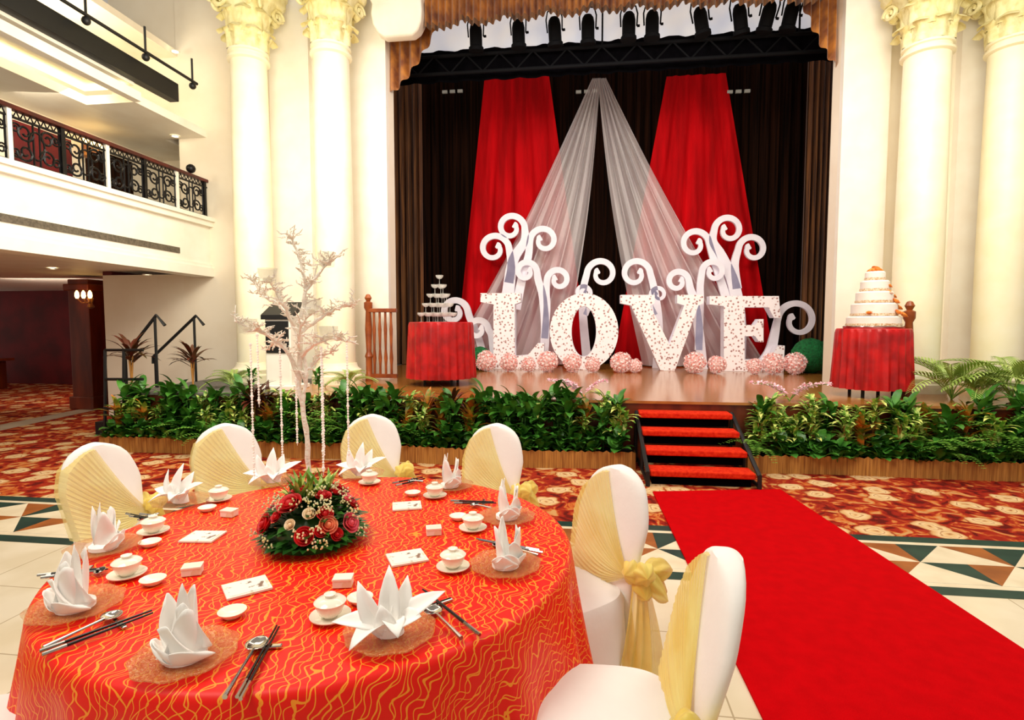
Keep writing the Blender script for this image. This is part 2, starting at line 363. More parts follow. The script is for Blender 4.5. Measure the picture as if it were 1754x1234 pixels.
tag(b.build('lighting_truss','matte'),'black lattice truss spanning the stage below the spotlights','truss')
# valance
za=W(1000,30,y=8.3).z; zs=W(1400,122,y=8.62).z
v=thing('valance','gold-brown swagged pelmet with fringe across the top of the stage opening','valance',(0,8.3,0))
vx0=W(722,20,y=8.3).x; vx1=W(1416,20,y=8.3).x
def vz(u): return za+.10-.10*abs(math.sin(u*PI*9))**.7+.08*math.cos((u-.5)*PI)
b=MB(); b.grid(lambda u,t:(vx0+(vx1-vx0)*u,.05*math.sin(u*2*PI*54)-.02,vz(u)+(8.0-vz(u))*t),432,4); b.build('valance_cloth','gold',v)
b=MB(); b.grid(lambda u,t:(vx0+(vx1-vx0)*u,.05*math.sin(u*2*PI*54)-.03,vz(u)-.06+.08*t),432,1); b.build('fringe','brown',v)
def tail(xa,xb,lab,flip):
    b=MB(); z1=8.0
    def fn(u,t):
        q=u if not flip else 1-u
        zl=zs-.02+ (q**1.5)*.95
        return (xa+(xb-xa)*u,8.72+.06*math.sin(u*2*PI*5)-.1*(1-t),zl+(z1-zl)*t)
    b.grid(fn,40,5); tag(b.build('curtain_tail','gold'),lab,'curtain')
tail(XL-.1,W(750,100,y=8.72).x,'gold-brown pelmet tail hanging at the upper left corner of the stage',False)
tail(W(1368,100,y=8.72).x,XR+.1,'gold-brown pelmet tail hanging at the upper right corner of the stage',True)
c0=W(686,66,y=8.28); cx0=W(642,60,y=8.28).x-c0.x; cx1=W(728,60,y=8.28).x-c0.x; b=MB(); rr_=[]
for z_,s_,dy_ in ((0,.55,.06),(.06,.8,.10),(.16,.95,.14),(.30,1,.17),(.45,.97,.15),(.52,1.05,.19),(.62,1.05,.19),(.66,.97,.15),(1.6,.97,.15)):
    xm=(cx0+cx1)/2; hw=(cx1-cx0)/2*s_; rr_.append([(xm-hw,-dy_,z_),(xm+hw,-dy_,z_),(xm+hw,.10,z_),(xm-hw,.10,z_)])
b.loft(rr_); tag(b.build('corbel','white',loc=c0,bevel=.05),'stepped cream plaster corbel above the left pelmet tail','corbel')
def drape(name,top,bot,yt,yb,m,label,nf,amp,cat='drape',curve=0,zb=None):
    a=W(top[0],top[2],y=yt); c=W(top[1],top[2],y=yt); d=W(bot[0],bot[2],y=yb); e=W(bot[1],bot[2],y=yb)
    if zb: d.z=e.z=zb
    b=MB()
    def fn(u,t):
        x=(a.x+(c.x-a.x)*u)*(1-t)+(d.x+(e.x-d.x)*u)*t
        x+=curve*math.sin(t*PI)
        return (x,(yt*(1-t)+yb*t)+amp*(.4+t)*(math.sin(u*nf*2*PI+1.5*math.sin(t*2))+.5*math.sin(u*nf*3.7*PI+2)),(a.z*(1-t)+d.z*t))
    b.grid(fn,nf*10,24); return tag(b.build(name,m),label,cat)
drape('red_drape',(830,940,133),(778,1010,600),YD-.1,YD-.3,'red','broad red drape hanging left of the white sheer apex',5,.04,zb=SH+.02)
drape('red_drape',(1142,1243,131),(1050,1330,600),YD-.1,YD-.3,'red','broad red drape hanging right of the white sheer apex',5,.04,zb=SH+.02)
drape('sheer_drape',(1014,1028,135),(762,962,620),YD-.35,YD-.6,'sheer','sheer white swag falling from the apex to the left',6,.08,curve=.12,zb=SH+.03)
drape('sheer_drape',(1024,1038,135),(1102,1318,620),YD-.35,YD-.6,'sheer','sheer white swag falling from the apex to the right',6,.08,curve=-.12,zb=SH+.03)
for px in (775,1005,1265):
    q=W(px,157,y=YD-.1); t=thing('light_fitting',{775:'small pale strip light left of the left red drape',1005:'small pale strip light at the white swag apex',1265:'small pale strip light right of the right red drape'}[px],'light',q)
    for k in range(-1,2): MB().box((k*.17,0,0),(.11,.04,.06)).build('lamp','dim',t,smooth=False)
    MB().box((0,.04,0),(.5,.03,.03)).build('bar','matte',t,smooth=False)
# spotlights
sp=thing('stage_spotlight','s','spotlight')
b=MB(); b.lathe([(.055,.17),(.085,.13),(.1,.06),(.1,-.17),(.12,-.19),(.12,-.24),(.1,-.24)],n=16); b.build('lamp_housing','matte',sp)
b=MB(); b.tube([(-.12,0,-.03),(-.13,0,.15),(-.1,0,.26),(0,0,.28),(.1,0,.26),(.13,0,.15),(.12,0,-.03)],.012,6); b.tube([(0,0,.27),(0,0,.36)],.03,8); yk=b.build('yoke','matte',sp)
b=MB(); b.tube([(.125,0,-.03),(.165,0,-.03)],.02,8); b.build('knob','matte',yk)
b=MB(); b.lathe([(.02,-.235),(.095,-.236)],n=16,cap=(1,0)); b.build('lens',mat('lens_glass',(.05,.05,.08),rough=.2),sp)
nm=['leftmost','second','third','fourth','fifth','sixth','seventh','eighth','ninth','rightmost']
zr=W(1000,47,y=8.95).z
for i,px in enumerate((815,888,950,1007,1077,1117,1200,1267,1315,1354)):
    q=W(px,50,y=8.95); l='black stage spotlight, %s in the row below the pelmet%s'%(nm[i],' counting from the left' if 0<i<9 else '')
    if i==0: sp.location=(q.x,8.95,zr); sp['label']=l; sp['group']='stage spotlights'; sp.rotation_euler=(rad(8),0,0); o=sp
    else: o=dup(sp,(q.x,8.95,zr),0,l,'stage spotlights'); o.rotation_euler=(rad(R.uniform(0,20)),rad(R.uniform(-12,12)) if i>5 else 0,R.uniform(-.3,.3))
b=MB(); b.tube([(XL,8.95,zr+.39),(XR,8.95,zr+.39)],.03); tag(b.build('lighting_bar','matte'),'long black pipe carrying the row of stage spotlights','pipe')
# ---------------------------------------------------------------- columns
zn=W(433,92,y=7.8).z
def column():
    t=thing('column','c','column'); H=zn-SH
    b=MB(); prof=[(.36,0),(.36,.12),(.34,.14),(.35,.2),(.3,.24),(.285,.3)]
    b.lathe(prof,n=32); b.build('base','column',t)
    b=MB(); b.lathe([(.27,.3),(.272,H*.4),(.262,H*.7),(.25,H-.14)],n=40); b.build('shaft','column',t)
    b=MB(); b.lathe([(.25,H-.15),(.29,H-.13),(.29,H-.1),(.26,H-.09),(.255,H-.04),(.28,H-.03),(.28,H)],n=32); b.build('necking','column',t)
    b=MB(); b.lathe([(.25,H),(.26,H+.3),(.33,H+.62),(.40,H+.72)],n=32)
    for ring,(z0,hl,n,of) in enumerate(((0,.34,8,0),(.2,.42,8,PI/8))):
        for i in range(n):
            a=2*PI*i/n+of
            def fn(u,v,a=a,z0=z0,hl=hl):
                w=.125*(1-.35*v)*(1+.12*math.sin(v*22)); aa=a+(u-.5)*2*w/.3
                r=.27+.02*v+.12*max(0,v-.6)**1.3*3+.02*math.cos((u-.5)*PI*2)
                z=H+z0+hl*(v if v<.8 else .8-(v-.8)*.9)
                return (r*math.cos(aa),r*math.sin(aa),z)
            b.grid(fn,6,10)
    for i in range(4):
        a=PI/4+i*PI/2
        for s in (-1,1):
            pts=[]
            for k in range(22):
                th=k/21*3.2*PI; rr=.11*(1-k/24)
                tang=Vector((-math.sin(a),math.cos(a),0))*s; out=Vector((math.cos(a),math.sin(a),0)); dirv=(out-tang*.5).normalized()
                c=out*.40+tang*.08+Vector((0,0,H+.6)); pts.append(c+dirv*rr*math.cos(th)+Vector((0,0,rr*math.sin(th))))
            b.tube(pts,.028,6)
    b.build('capital','capital',t)
    b=MB()
    ring=[]
    for k in range(48):
        a=2*PI*k/48; r=.46+.1*abs(math.cos(2*(a-PI/4)))**3-.02; ring.append((r*math.cos(a),r*math.sin(a)))
    b.loft([[(x*s,y*s,H+z) for x,y in ring] for s,z in ((.92,.72),(1,.78),(1,.86),(1.06,.9),(1.06,1.0))]); b.build('abacus','capital',t)
    return t
cl=[(433,'outer left round cream column with leafy capital, beside the balcony'),(572,'inner left round cream column with leafy capital, nearer the stage'),(1577,'inner right round cream column behind the tiered cake'),(1722,'outer right round cream column at the right edge')]
c0=column()
kr=(W(1600,80,y=7.8).z-SH)/(zn-SH)
for i,(px,l) in enumerate(cl):
    q=W(px,350,y=7.8); q.z=SH
    if i==0: c0.location=q; c0['label']=l; c0['group']='stage columns'
    else: dup(c0,q,0,l,'stage columns',(1,1,kr if i>1 else 1))
# ---------------------------------------------------------------- balcony
zB0,zB1,zRt=2.35,3.28,3.92
sbox('wall_balcony',(XB-.2,.5,zB0+.12),(XB,YW,zB1),'white')
sbox('ceiling',(-16,.5,zB0+.12),(XB-.2,14,zB1-.3),'white')
sbox('floor',(-16,.5,zB1-.3),(XB-.2,14,zB1-.1),'greycarpet')
sbox('trim_5',(XB-.25,.5,zB0),(XB+.06,YW,zB0+.14),'white')
sbox('trim_6',(XB-.05,.5,zB1-.12),(XB+.07,YW,zB1-.04),'white')
sbox('trim_7',(XB-.05,.5,zB1-.04),(XB+.11,YW,zB1+.02),'white')
sbox('trim_8',(XB-.05,.5,zB0+.14),(XB+.03,YW,zB0+.2),'white')
q1=W(308,430,x=XB+.01)
tag(sbox('air_vent',(XB-.01,2.5,q1.z-.035),(XB+.015,q1.y,q1.z+.05),'vent',False),'long narrow grey slot air vent along the balcony face','vent')
rl=thing('balcony_railing','wrought iron scroll railing with mahogany handrail along the balcony','railing',(XB-.03,0,zB1))
hR=zRt-zB1
b=MB(); b.box((0,4.5,hR-.02),(.09,8,.05)); b.build('handrail','rail',rl,smooth=False,bevel=.01)
b=MB(); b.box((0,4.5,.05),(.03,8,.025)); b.box((0,4.5,hR-.12),(.03,8,.02)); b.build('bottom_rail','iron',rl,smooth=False)
pw=.62; yy=YW-.06; i=0
def spi(cy,cz,r,a0,dr,turns=1.4):
    return [(0,cy+r*(1-.75*k/18)*math.cos(a0+dr*k/18*turns*2*PI),cz+r*(1-.75*k/18)*math.sin(a0+dr*k/18*turns*2*PI)) for k in range(19)]
zm=(.06+hR-.13)/2
while yy>.8:
    MB().box((0,yy,hR/2),(.05,.05,hR)).build('post','white' if i%2 else 'iron',rl,smooth=False)
    b=MB(); yc=yy-pw/2; w=pw/2
    for s in (-1,1):
        for t in (-1,1):
            b.tube(spi(yc+s*w*.42,zm+t*.11,.1,PI/2*(1-t)+0,s*t),.013,5)
            b.tube(spi(yc+s*w*.75,zm+t*.13,.06,0,-s*t),.011,5)
        b.tube([(0,yc+s*w*.12,.06),(0,yc+s*w*.12,hR-.13)],.011,5); b.tube([(0,yc+s*w*.88,.06),(0,yc+s*w*.88,hR-.13)],.011,5)
    b.tube([(0,yc+w*.3*math.cos(a*PI/8),zm+w*.5*math.sin(a*PI/8)) for a in range(17)],.012,5)
    for q in range(8): b.tube([(0,yy-pw*q/8-.02,hR-.12),(0,yy-pw*(q+.5)/8-.02,hR-.045),(0,yy-pw*(q+1)/8-.02,hR-.12)],.008,4)
    b.build('scroll_panel','iron',rl); yy-=pw; i+=1
MB().ball((0,YW-.35,hR+.09),.07).build('finial','iron',rl)
# mezzanine upper
sbox('wall_mezzanine',(-7.95,.5,zB1-.1),(-7.8,10,5.9),'wall')
sbox('wall_mezzanine_end',(-7.8,9.6,zB1-.1),(XU+.4,9.75,5.9),'wall')
zmc=4.6
sbox('ceiling',(-7.8,.5,zmc),(-6.85,9.6,zmc+.12),'white'); sbox('ceiling',(-6.85,7.05,zmc),(XB,YW,zmc+.12),'white')
sbox('ceiling',(XB-.02,.5,zmc),(XB+.1,7.05,zmc+.12),'white')
sbox('ceiling',(-6.85,.5,zmc+.22),(XB,7.05,zmc+.27),'white')
tag(sbox('cove_light',(-6.82,.6,zmc+.16),(-6.7,7.0,zmc+.2),'cove',False),'long warm cove light strip in the mezzanine ceiling tray','light')
tag(sbox('cove_light',(-6.7,6.9,zmc+.16),(XB-.05,7.0,zmc+.2),'cove',False),'short warm cove light strip at the end of the ceiling tray','light')
sbox('ceiling',(-7.95,.5,5.9),(XU+.02,9.75,6.0),'wall')
sbox('wall_upper_end',(-7.8,YW+.02,zmc+.12),(XU,YW+.2,8.2),'wall')
tag(sbox('screen_housing',(XB-.02,3.0,4.86),(XB+.13,W(293,165,x=XB).y,5.12),'black',False,.01),'long black ceiling box above the balcony opening','housing')
b=MB(); e=W(338,158,x=XB+.25); b.tube([(XB+.25,3.5,e.z+.12),(XB+.25,e.y,e.z+.12)],.022)
for k in range(5):
    y_=e.y-.1-k*.9; b.tube([(XB+.25,y_,e.z+.12),(XB+.25,y_,e.z+.45)],.015,6); b.ball((XB+.25,y_,e.z+.05),.05)
tag(b.build('light_track','black'),'thin black lighting track running beside the black ceiling box','track')
for i in range(4):
    yq=8.8-1.15*i; tag(sbox('wall_hanging',(-7.79,yq-.85,zB1),(-7.72,yq,4.35),'maroon' if i%2 else 'darkbrown',False),['dark brown hanging nearest the stage on the balcony back wall','maroon hanging behind the bright sconce on the balcony','dark brown hanging third from the stage on the balcony wall','maroon hanging at the left edge of the balcony wall'][i],'wall hanging')
def sconce(name,lab,loc,rz):
    t=thing(name,lab,'wall light',loc,rz)
    b=MB(); b.lathe([(.02,-.18),(.06,-.15),(.03,-.08),(.05,0),(.02,.05)],n=10); b.build('backplate','gold',t)
    for s in (-1,0,1):
        a=MB(); a.tube([(0,0,-.06),(.1,s*.08,-.08),(.14,s*.13,0)],.01,6); ar=a.build('arm','gold',t)
        MB().lathe([(.02,0),(.035,.04),(.03,.1),(.01,.14)],(.14,s*.13,0),10).build('bulb','lamp',ar)
q=W(146,250,x=-7.62); sconce('wall_sconce','bright brass three-bulb sconce on the balcony back wall',q,0)
for px,py,pl,l in ((300,88,dict(z=5.89),'round downlight high above the balcony beside the column'),(143,127,dict(z=4.81),'round downlight inside the glowing ceiling tray'),(300,233,dict(z=4.595),'round downlight in the low balcony ceiling near the wall'),(90,460,dict(z=2.46),'downlight under the balcony, left one'),(252,470,dict(z=2.34),'downlight under the balcony, nearest the stage wall')):
    q=W(px,py,**pl); t=thing('downlight',l,'light',(q.x,q.y,q.z)); MB().lathe([(.045,-.005),(.06,-.012),(.07,0)],n=16,cap=(0,0)).build('ring','white',t); MB().lathe([(.045,-.006),(.044,-.004)],n=16).build('lamp','down',t)
# under balcony
sbox('wall_far_left',(-18,13.0,0),(-8,13.2,zB1),'maroon')
sbox('wall_side_far',(XC-.02,YW+.02,0),(XC+.15,13,zB1),'maroon')
q=W(155,600,y=9.3)
t=thing('wood_pier','polished wooden pier carrying a lit sconce below the balcony','pier',(q.x,9.3,0))
MB().box((0,0,1.2),(.42,.42,2.4)).build('shaft','redwood',t,smooth=False,bevel=.02)
MB().box((0,0,.12),(.5,.5,.24)).build('plinth','redwood',t,smooth=False,bevel=.02); MB().box((0,0,2.25),(.52,.52,.12)).build('cornice','redwood',t,smooth=False,bevel=.02)
sconce('wall_sconce','warm glowing brass sconce on the wooden pier',W(155,512,y=9.02),-PI/2)
for px,w_,h_,m_,nme,l in ((75,.6,1.15,'black','reception_stand','dark reception stand in the shade under the balcony'),(115,1.6,.75,'redwood','side_table','low dark wooden side table under the balcony')):
    q=W(px,650,z=0); q=Vector((q.x,min(q.y,11.8),0)); t=thing(nme,l,'furniture',q)
    MB().box((0,0,h_-.03),(w_,.5,.06)).build('top',m_,t,smooth=False,bevel=.01)
    MB().box((0,0,h_/2-.04),(w_*.8,.35,h_-.08)).build('body',m_,t,smooth=False,bevel=.01)
b=MB(); b.add([W(0,728,z=.004),W(190,691,z=.004),W(190,697,z=.004),W(0,738,z=.004)],[(0,1,2,3)]); tag(b.build('floor_strip','marble',smooth=False),'narrow pale border strip crossing the carpet at far left','floor strip')
# stage side stairs handrails at left
hr=[((268,540),(212,612)),((336,541),(262,612))]
for i,(a_,c_) in enumerate(hr):
    ya_=6.9+i*.8; A=W(*a_,y=ya_); C=W(*c_,y=ya_)
    t=thing('handrail',['black sloping handrail at the left end of the stage, left one','black sloping handrail at the left end of the stage, right one'][i],'handrail',(0,0,0))
    b=MB(); b.tube([(A.x+.12,ya_,A.z-.14),A,C,(C.x,ya_,C.z-.1)],.022); b.build('rail','black',t)
    for f_ in (.05,.95):
        p_=A.lerp(C,f_); zf_=0 if p_.x<-5.9 else SH; b=MB(); b.tube([(p_.x,ya_,zf_),p_],.018); b.build('post','black',t)
sw=thing('side_steps','dark steps up to the left end of the stage','steps',(-6.3,7.4,0))
for i in range(3): MB().box((-.35+i*.3,0,(i+1)*.1),(.3,1.0,(i+1)*.2)).build('step','black',sw,smooth=False)
b=MB()
for pa,pb in (((180,600),(245,600)),((180,650),(245,650)),((180,600),(180,745)),((212,600),(212,740)),((180,700),(245,700))): b.tube([W(*pa,y=6.35),W(*pb,y=6.35)],.018)
tag(b.build('guard_rail','black'),'low black guard rail in front of the side steps','railing')
# ---------------------------------------------------------------- front steps
sx0,sx1=.62,1.65; st=thing('stage_steps','four red-carpeted steps on a black frame up to the stage','steps',((sx0+sx1)/2,5.42,0))
hs=[.15,.30,.45,.60]; run=.245; wd=sx1-sx0
for i,h in enumerate(hs):
    MB().box((-.012*i,.12+run*i,h-.03),(wd-.05,run+.0,.06)).build('tread','stepcarpet',st,smooth=False,bevel=.015)
    MB().box((-.012*i,.12+run*i+.05,h-.11),(wd-.1,run-.04,.08)).build('riser','blackcloth',st,smooth=False)
for s in (-1,1):
    b=MB(); x=s*wd/2
    b.tube([(x,-.02,.0),(x,-.02,hs[0]-.02),(x-.03,.9,hs[3]-.02),(x-.03,.95,0)],.022,6); b.tube([(x,.0,.03),(x,.95,.03)],.018,6); b.tube([(x,.5,.03),(x,.5,.38)],.018,6); b.build('side_frame','black',st)
# aisle carpet
b=MB(); P=[W(1118,842,z=.012),W(1336,838,z=.012),W(1754,1112,z=.012),W(1312,1240,z=.012)]
dl=(P[3]-P[0]); dr=(P[2]-P[1]); A3=P[0]+dl*((P[0].y-.3)/-dl.y); A2=P[1]+dr*((P[1].y-.3)/-dr.y)
q=[P[0],P[1],A2,A3]; b.add([(v_.x,v_.y,.012) for v_ in q]+[(v_.x,v_.y,0) for v_ in q],[(0,3,2,1),(0,1,5,4),(1,2,6,5),(2,3,7,6),(3,0,4,7)])
tag(b.build('aisle_carpet','redcarpet',smooth=False),'long plain red aisle carpet leading to the stage steps','carpet')
# ---------------------------------------------------------------- planter
def planter(x0,x1,lab):
    t=thing('planter_bed',lab,'planter',(x0,6.0,0)); b=MB(); n=int((x1-x0)*26)
    def yf(x): return .03*math.sin(x*2.3)+.05*math.sin(x*.9)
    def fn(u,v):
        x=(x1-x0)*u; i=round(u*n); return (x,yf(x)+(.012 if i%2 else 0),.19*v+.012*math.sin(i*2.7)*(v>.5))
    b.grid(fn,n,2); b.add([(0,0,0),(0,.4,0),(0,.4,.18),(0,0,.18),(x1-x0,yf(x1-x0),0),(x1-x0,.4,0),(x1-x0,.4,.18),(x1-x0,yf(x1-x0),.18)],[(0,1,2,3),(4,5,6,7)]); b.build('reed_edging','straw',t,smooth=False)
    b=MB(); b.box(((x1-x0)/2,.24,.08),(x1-x0-.02,.28,.15)); b.build('soil','soil',t,smooth=False)
planter(-5.87,sx0-.06,'reed-edged planter bed in front of the stage, left of the steps')
planter(sx1+.06,6.2,'reed-edged planter bed in front of the stage, right of the steps')
def plant(kind):
    t=thing('planter_plant','p','plant'); b=MB(); mm='g1'
    if kind==0:
        for i in range(34): b.leaf((R.uniform(-.08,.08),R.uniform(-.06,.06),R.uniform(0,.18)),R.uniform(0,2*PI),rad(R.uniform(10,75)),R.uniform(.11,.18),R.uniform(.08,.12),.9,4)
    if kind==1:
        mm='g2'
        for i in range(22): b.leaf((0,0,R.uniform(0,.05)),R.uniform(0,2*PI),rad(R.uniform(40,85)),R.uniform(.32,.46),.055,.9,5)
    if kind==2:
        mm='g3'
        for i in range(48): b.leaf((R.uniform(-.05,.05),R.uniform(-.03,.03),R.uniform(.1,.40)),R.uniform(0,2*PI),rad(R.uniform(5,70)),R.uniform(.11,.19),.04,.9,4)
    if kind==3:
        mm='g4'
        for i in range(26): b.leaf((0,0,R.uniform(.05,.3)),R.uniform(0,2*PI),rad(R.uniform(25,80)),R.uniform(.14,.24),.06,.6,4)
    if kind==4:
        mm='g2'
        for i in range(16):
            az=R.uniform(0,2*PI); el=rad(R.uniform(35,80)); p=Vector((0,0,.05)); e=el
            for k in range(13):
                d=Vector((math.cos(az)*math.cos(e),math.sin(az)*math.cos(e),math.sin(e))); p=p+d*.036; e-=.10
                for s in (-1,1): b.leaf(p,az+s*1.2,.1,.10*(1-k/17),.024,.3,2)
    if kind==5:
        mm='g5'
        for i in range(26): b.leaf((0,0,R.uniform(.2,.34)),R.uniform(0,2*PI),rad(R.uniform(0,80)),R.uniform(.24,.36),.045,.7,5)
    if kind==6:
        for i in range(38): b.leaf((R.uniform(-.06,.06),R.uniform(-.03,.03),R.uniform(.05,.42)),R.uniform(0,2*PI),rad(R.uniform(10,70)),R.uniform(.13,.22),.08,.8,5)
    if kind==7:
        mm='palm'
        for i in range(12):
            az=R.uniform(0,2*PI); e=rad(R.uniform(50,85)); p=Vector((0,0,0)); pts=[p.copy()]
            for k in range(20):
                d=Vector((math.cos(az)*math.cos(e),math.sin(az)*math.cos(e),math.sin(e))); p=p+d*.045; e-=.085; pts.append(p.copy())
                if k>3:
                    for s in (-1,1): b.leaf(p,az+s*.9,e+.2,.24*(1-(k-5)/22),.024,.7,3)
            b.tube(pts,.007,4)
    f=b.build('foliage',mm,t)
    b=MB()
    for k in range(3): b.tube([(0,0,-.02),(.02*math.cos(k*2),.02*math.sin(k*2),.3 if kind in (2,5,6) else .12)],.008,5)
    b.build('stem','straw' if kind in (2,5) else 'g1',t); return t
desc=['low clump of broad dark glossy leaves','clump of upright mid-green strap leaves','bushy plant with cream-striped narrow leaves','croton with orange and green leaves','feathery green fern','burgundy-leaved dracaena','taller green broad-leaved shrub','']
prot=[None]*8
def putplant(k,loc,where,group,scale=None):
    lab=desc[k]+' '+where
    if prot[k] is None:
        t=plant(k); prot[k]=t; t.location=loc; t['label']=lab; t['group']=group
        if scale: t.scale=(scale,)*3
    else: dup(prot[k],loc,R.uniform(0,6.28),lab,group,scale)
for row,(y_,z_,kinds,step,sc2) in enumerate(((6.10,.14,(0,0,0,4,0,0),.19,1.0),(6.20,.17,(2,6,6,3,4,2,0),.17,1.05),(6.32,.3,(6,2,6,2,4,2,6,3,1,6,5),.17,1.05))):
    x=-5.75
    while x<5.6:
        if not (sx0-.2<x<sx1+.2):
            k=R.choice(kinds); wh='in the planter left of the steps' if x<1 else 'in the planter right of the steps'
            putplant(k,(x+R.uniform(-.04,.04),y_+R.uniform(-.03,.03),z_),wh,'%s plants %s'%(['broad-leaved','strap-leaved','striped','croton','fern','burgundy','tall green','palm'][k],wh[3:]),R.uniform(.85,1.15)*sc2)
        x+=step
for px,py,s,l in ((225,640,1.3,'at the far left end of the stage'),(330,640,1.1,'between the two black handrails')):
    q=W(px,py,y=6.7); putplant(5,(q.x,6.7,max(q.z-.15,SH if q.x>-5.9 else 0)),l,'dracaenas',s)
desc[7]='arching feathery potted palm'
for px,y_,s,l in ((400,7.0,.5,'in front of the outer left column'),(597,7.1,.5,'left of the wooden balustrade'),(1632,6.95,.95,'right of the red-skirted cake table'),(1735,6.85,1.0,'at the right edge of the stage'),(1680,6.75,.65,'between the two larger palms on the right')):
    q=W(px,640,y=y_); putplant(7,(q.x,y_,SH),l,'stage palms',s)
for px,py in ((430,622),(545,625)):
    q=W(px,py,y=6.85); putplant(6,(q.x,6.85,SH),'on the stage left of the lectern' if px<500 else 'on the stage right of the lectern','stage shrubs',.6)
# ---------------------------------------------------------------- balustrades, lectern
def newel(t,H,nme='newel_post'):
    b=MB(); b.lathe([(.06,0),(.06,.1),(.05,.12),(.05,.35),(.065,.38),(.04,.45),(.055,H*.6),(.04,H-.25),(.065,H-.2),(.065,H-.12),(.03,H-.1),(.055,H-.05),(.03,H),(.005,H+.01)],n=14); return b.build(nme,'orangewood',t)
def balustrade(px0,px1,y_,top,lab):
    A=W(px0,600,y=y_).x; B=W(px1,600,y=y_).x; t=thing('balustrade',lab,'balustrade',(A,y_,SH)); H=W(px0,top,y=y_).z-SH; L_=B-A
    newel(t,H)
    b=MB(); b.box((L_/2,0,H-.24),(abs(L_),.08,.06)); b.build('handrail','orangewood',t,smooth=False,bevel=.01)
    MB().box((L_/2,0,.08),(abs(L_),.06,.06)).build('bottom_rail','orangewood',t,smooth=False)
    n=max(2,int(abs(L_)/.085))
    for i in range(1,n): MB().lathe([(.02,.1),(.02,.25),(.03,.35),(.018,.5),(.028,H*.6),(.018,H-.4),(.02,H-.26)],(L_*i/n,0,0),8).build('baluster','orangewood',t)
balustrade(632,680,8.15,505,'honey-coloured turned wood balustrade left of the stage opening')
q=W(1555,600,y=7.3); t=thing('newel_post','turned wooden post with ball finial just right of the cake','post',(q.x,7.3,SH)); newel(t,W(1555,517,y=7.3).z-SH,'shaft')
q=W(487,650,y=7.0); t=thing('lectern','dark lectern with white base standing behind the crystal branch tree','lectern',(q.x,7.0,SH))
MB().box((0,0,.03),(.5,.45,.06)).build('base','white',t,smooth=False,bevel=.01); MB().box((0,0,.5),(.36,.28,.9)).build('body','white',t,smooth=False,bevel=.02)
b=MB(); b.add([(-.22,-.16,.93),(.22,-.16,.93),(.22,.16,1.1),(-.22,.16,1.1),(-.22,-.16,.99),(.22,-.16,.99),(.22,.16,1.17),(-.22,.16,1.17)],[(0,3,2,1),(4,5,6,7),(0,1,5,4),(1,2,6,5),(2,3,7,6),(3,0,4,7)]); b.build('reading_top','black',t,smooth=False)
MB().box((0,-.15,.7),(.32,.01,.42)).build('front_panel','black',t,smooth=False)
# ---------------------------------------------------------------- skirted tables
def skirted(name,px,y_,ztop,r,lab):
    q=W(px,600,y=y_); t=thing(name,lab,'table',(q.x,y_,SH)); H=ztop-SH
    b=MB(); n=120; rings=[]
    for rr,z in ((.02,H),(r*.97,H),(r,H-.01),(r*1.01,H-.05),(r*1.03,H*.6),(r*1.07,.1)):
        am=0 if z>H-.02 else .018*(1-(z/H))+.006
        rings.append([((rr+am*math.sin(k*2*PI/n*26))*math.cos(2*PI*k/n),(rr+am*math.sin(k*2*PI/n*26))*math.sin(2*PI*k/n),z) for k in range(n)])
    b.loft(rings,(1,0)); b.build('skirt','redskirt',t)
    for i in range(4):
        a=PI/4+i*PI/2; b=MB(); b.tube([(.6*r*math.cos(a),.6*r*math.sin(a),0),(.6*r*math.cos(a),.6*r*math.sin(a),H-.05)],.02); b.build('leg','black',t)
    return Vector((q.x,y_,ztop))
tl=skirted('cocktail_table',756,7.85,W(756,552,y=7.85).z,.46,'round table with gathered red skirt holding the champagne glass tower')
tr=skirted('cake_table',1494,7.2,W(1494,563,y=7.2).z,.39,'round table with gathered red skirt holding the white tiered cake')
gl=None; tiers=[(5,0),(4,1),(3,2),(2,3),(1,4)]; d_=.118; hg=.135; G='champagne tower glasses'
tn=['bottom','second','middle','fourth','top']
for n_,lv in tiers:
    for i in range(n_):
        for j in range(n_-i):
            x=(i+j/2)*d_-(n_-1)*d_/2; y_=j*d_*.866-(n_-1)*d_*.2887
            loc=(tl.x+x-.02+0,tl.y+y_,tl.z+lv*hg)
            lab='shallow stemmed champagne glass on the %s tier of the glass tower'%tn[lv]
            if gl is None:
                gl=thing('champagne_glass',lab,'glass',loc,0,G)
                b=MB(); b.lathe([(.002,.075),(.03,.085),(.054,.11),(.057,.134),(.054,.134),(.049,.112),(.028,.09),(.002,.08)],n=14); b.build('bowl','glass',gl)
                b=MB(); b.lathe([(.034,0),(.03,.004),(.005,.008),(.004,.075)],n=12); b.build('stem','glass',gl)
            else: dup(gl,loc,0,lab,G)
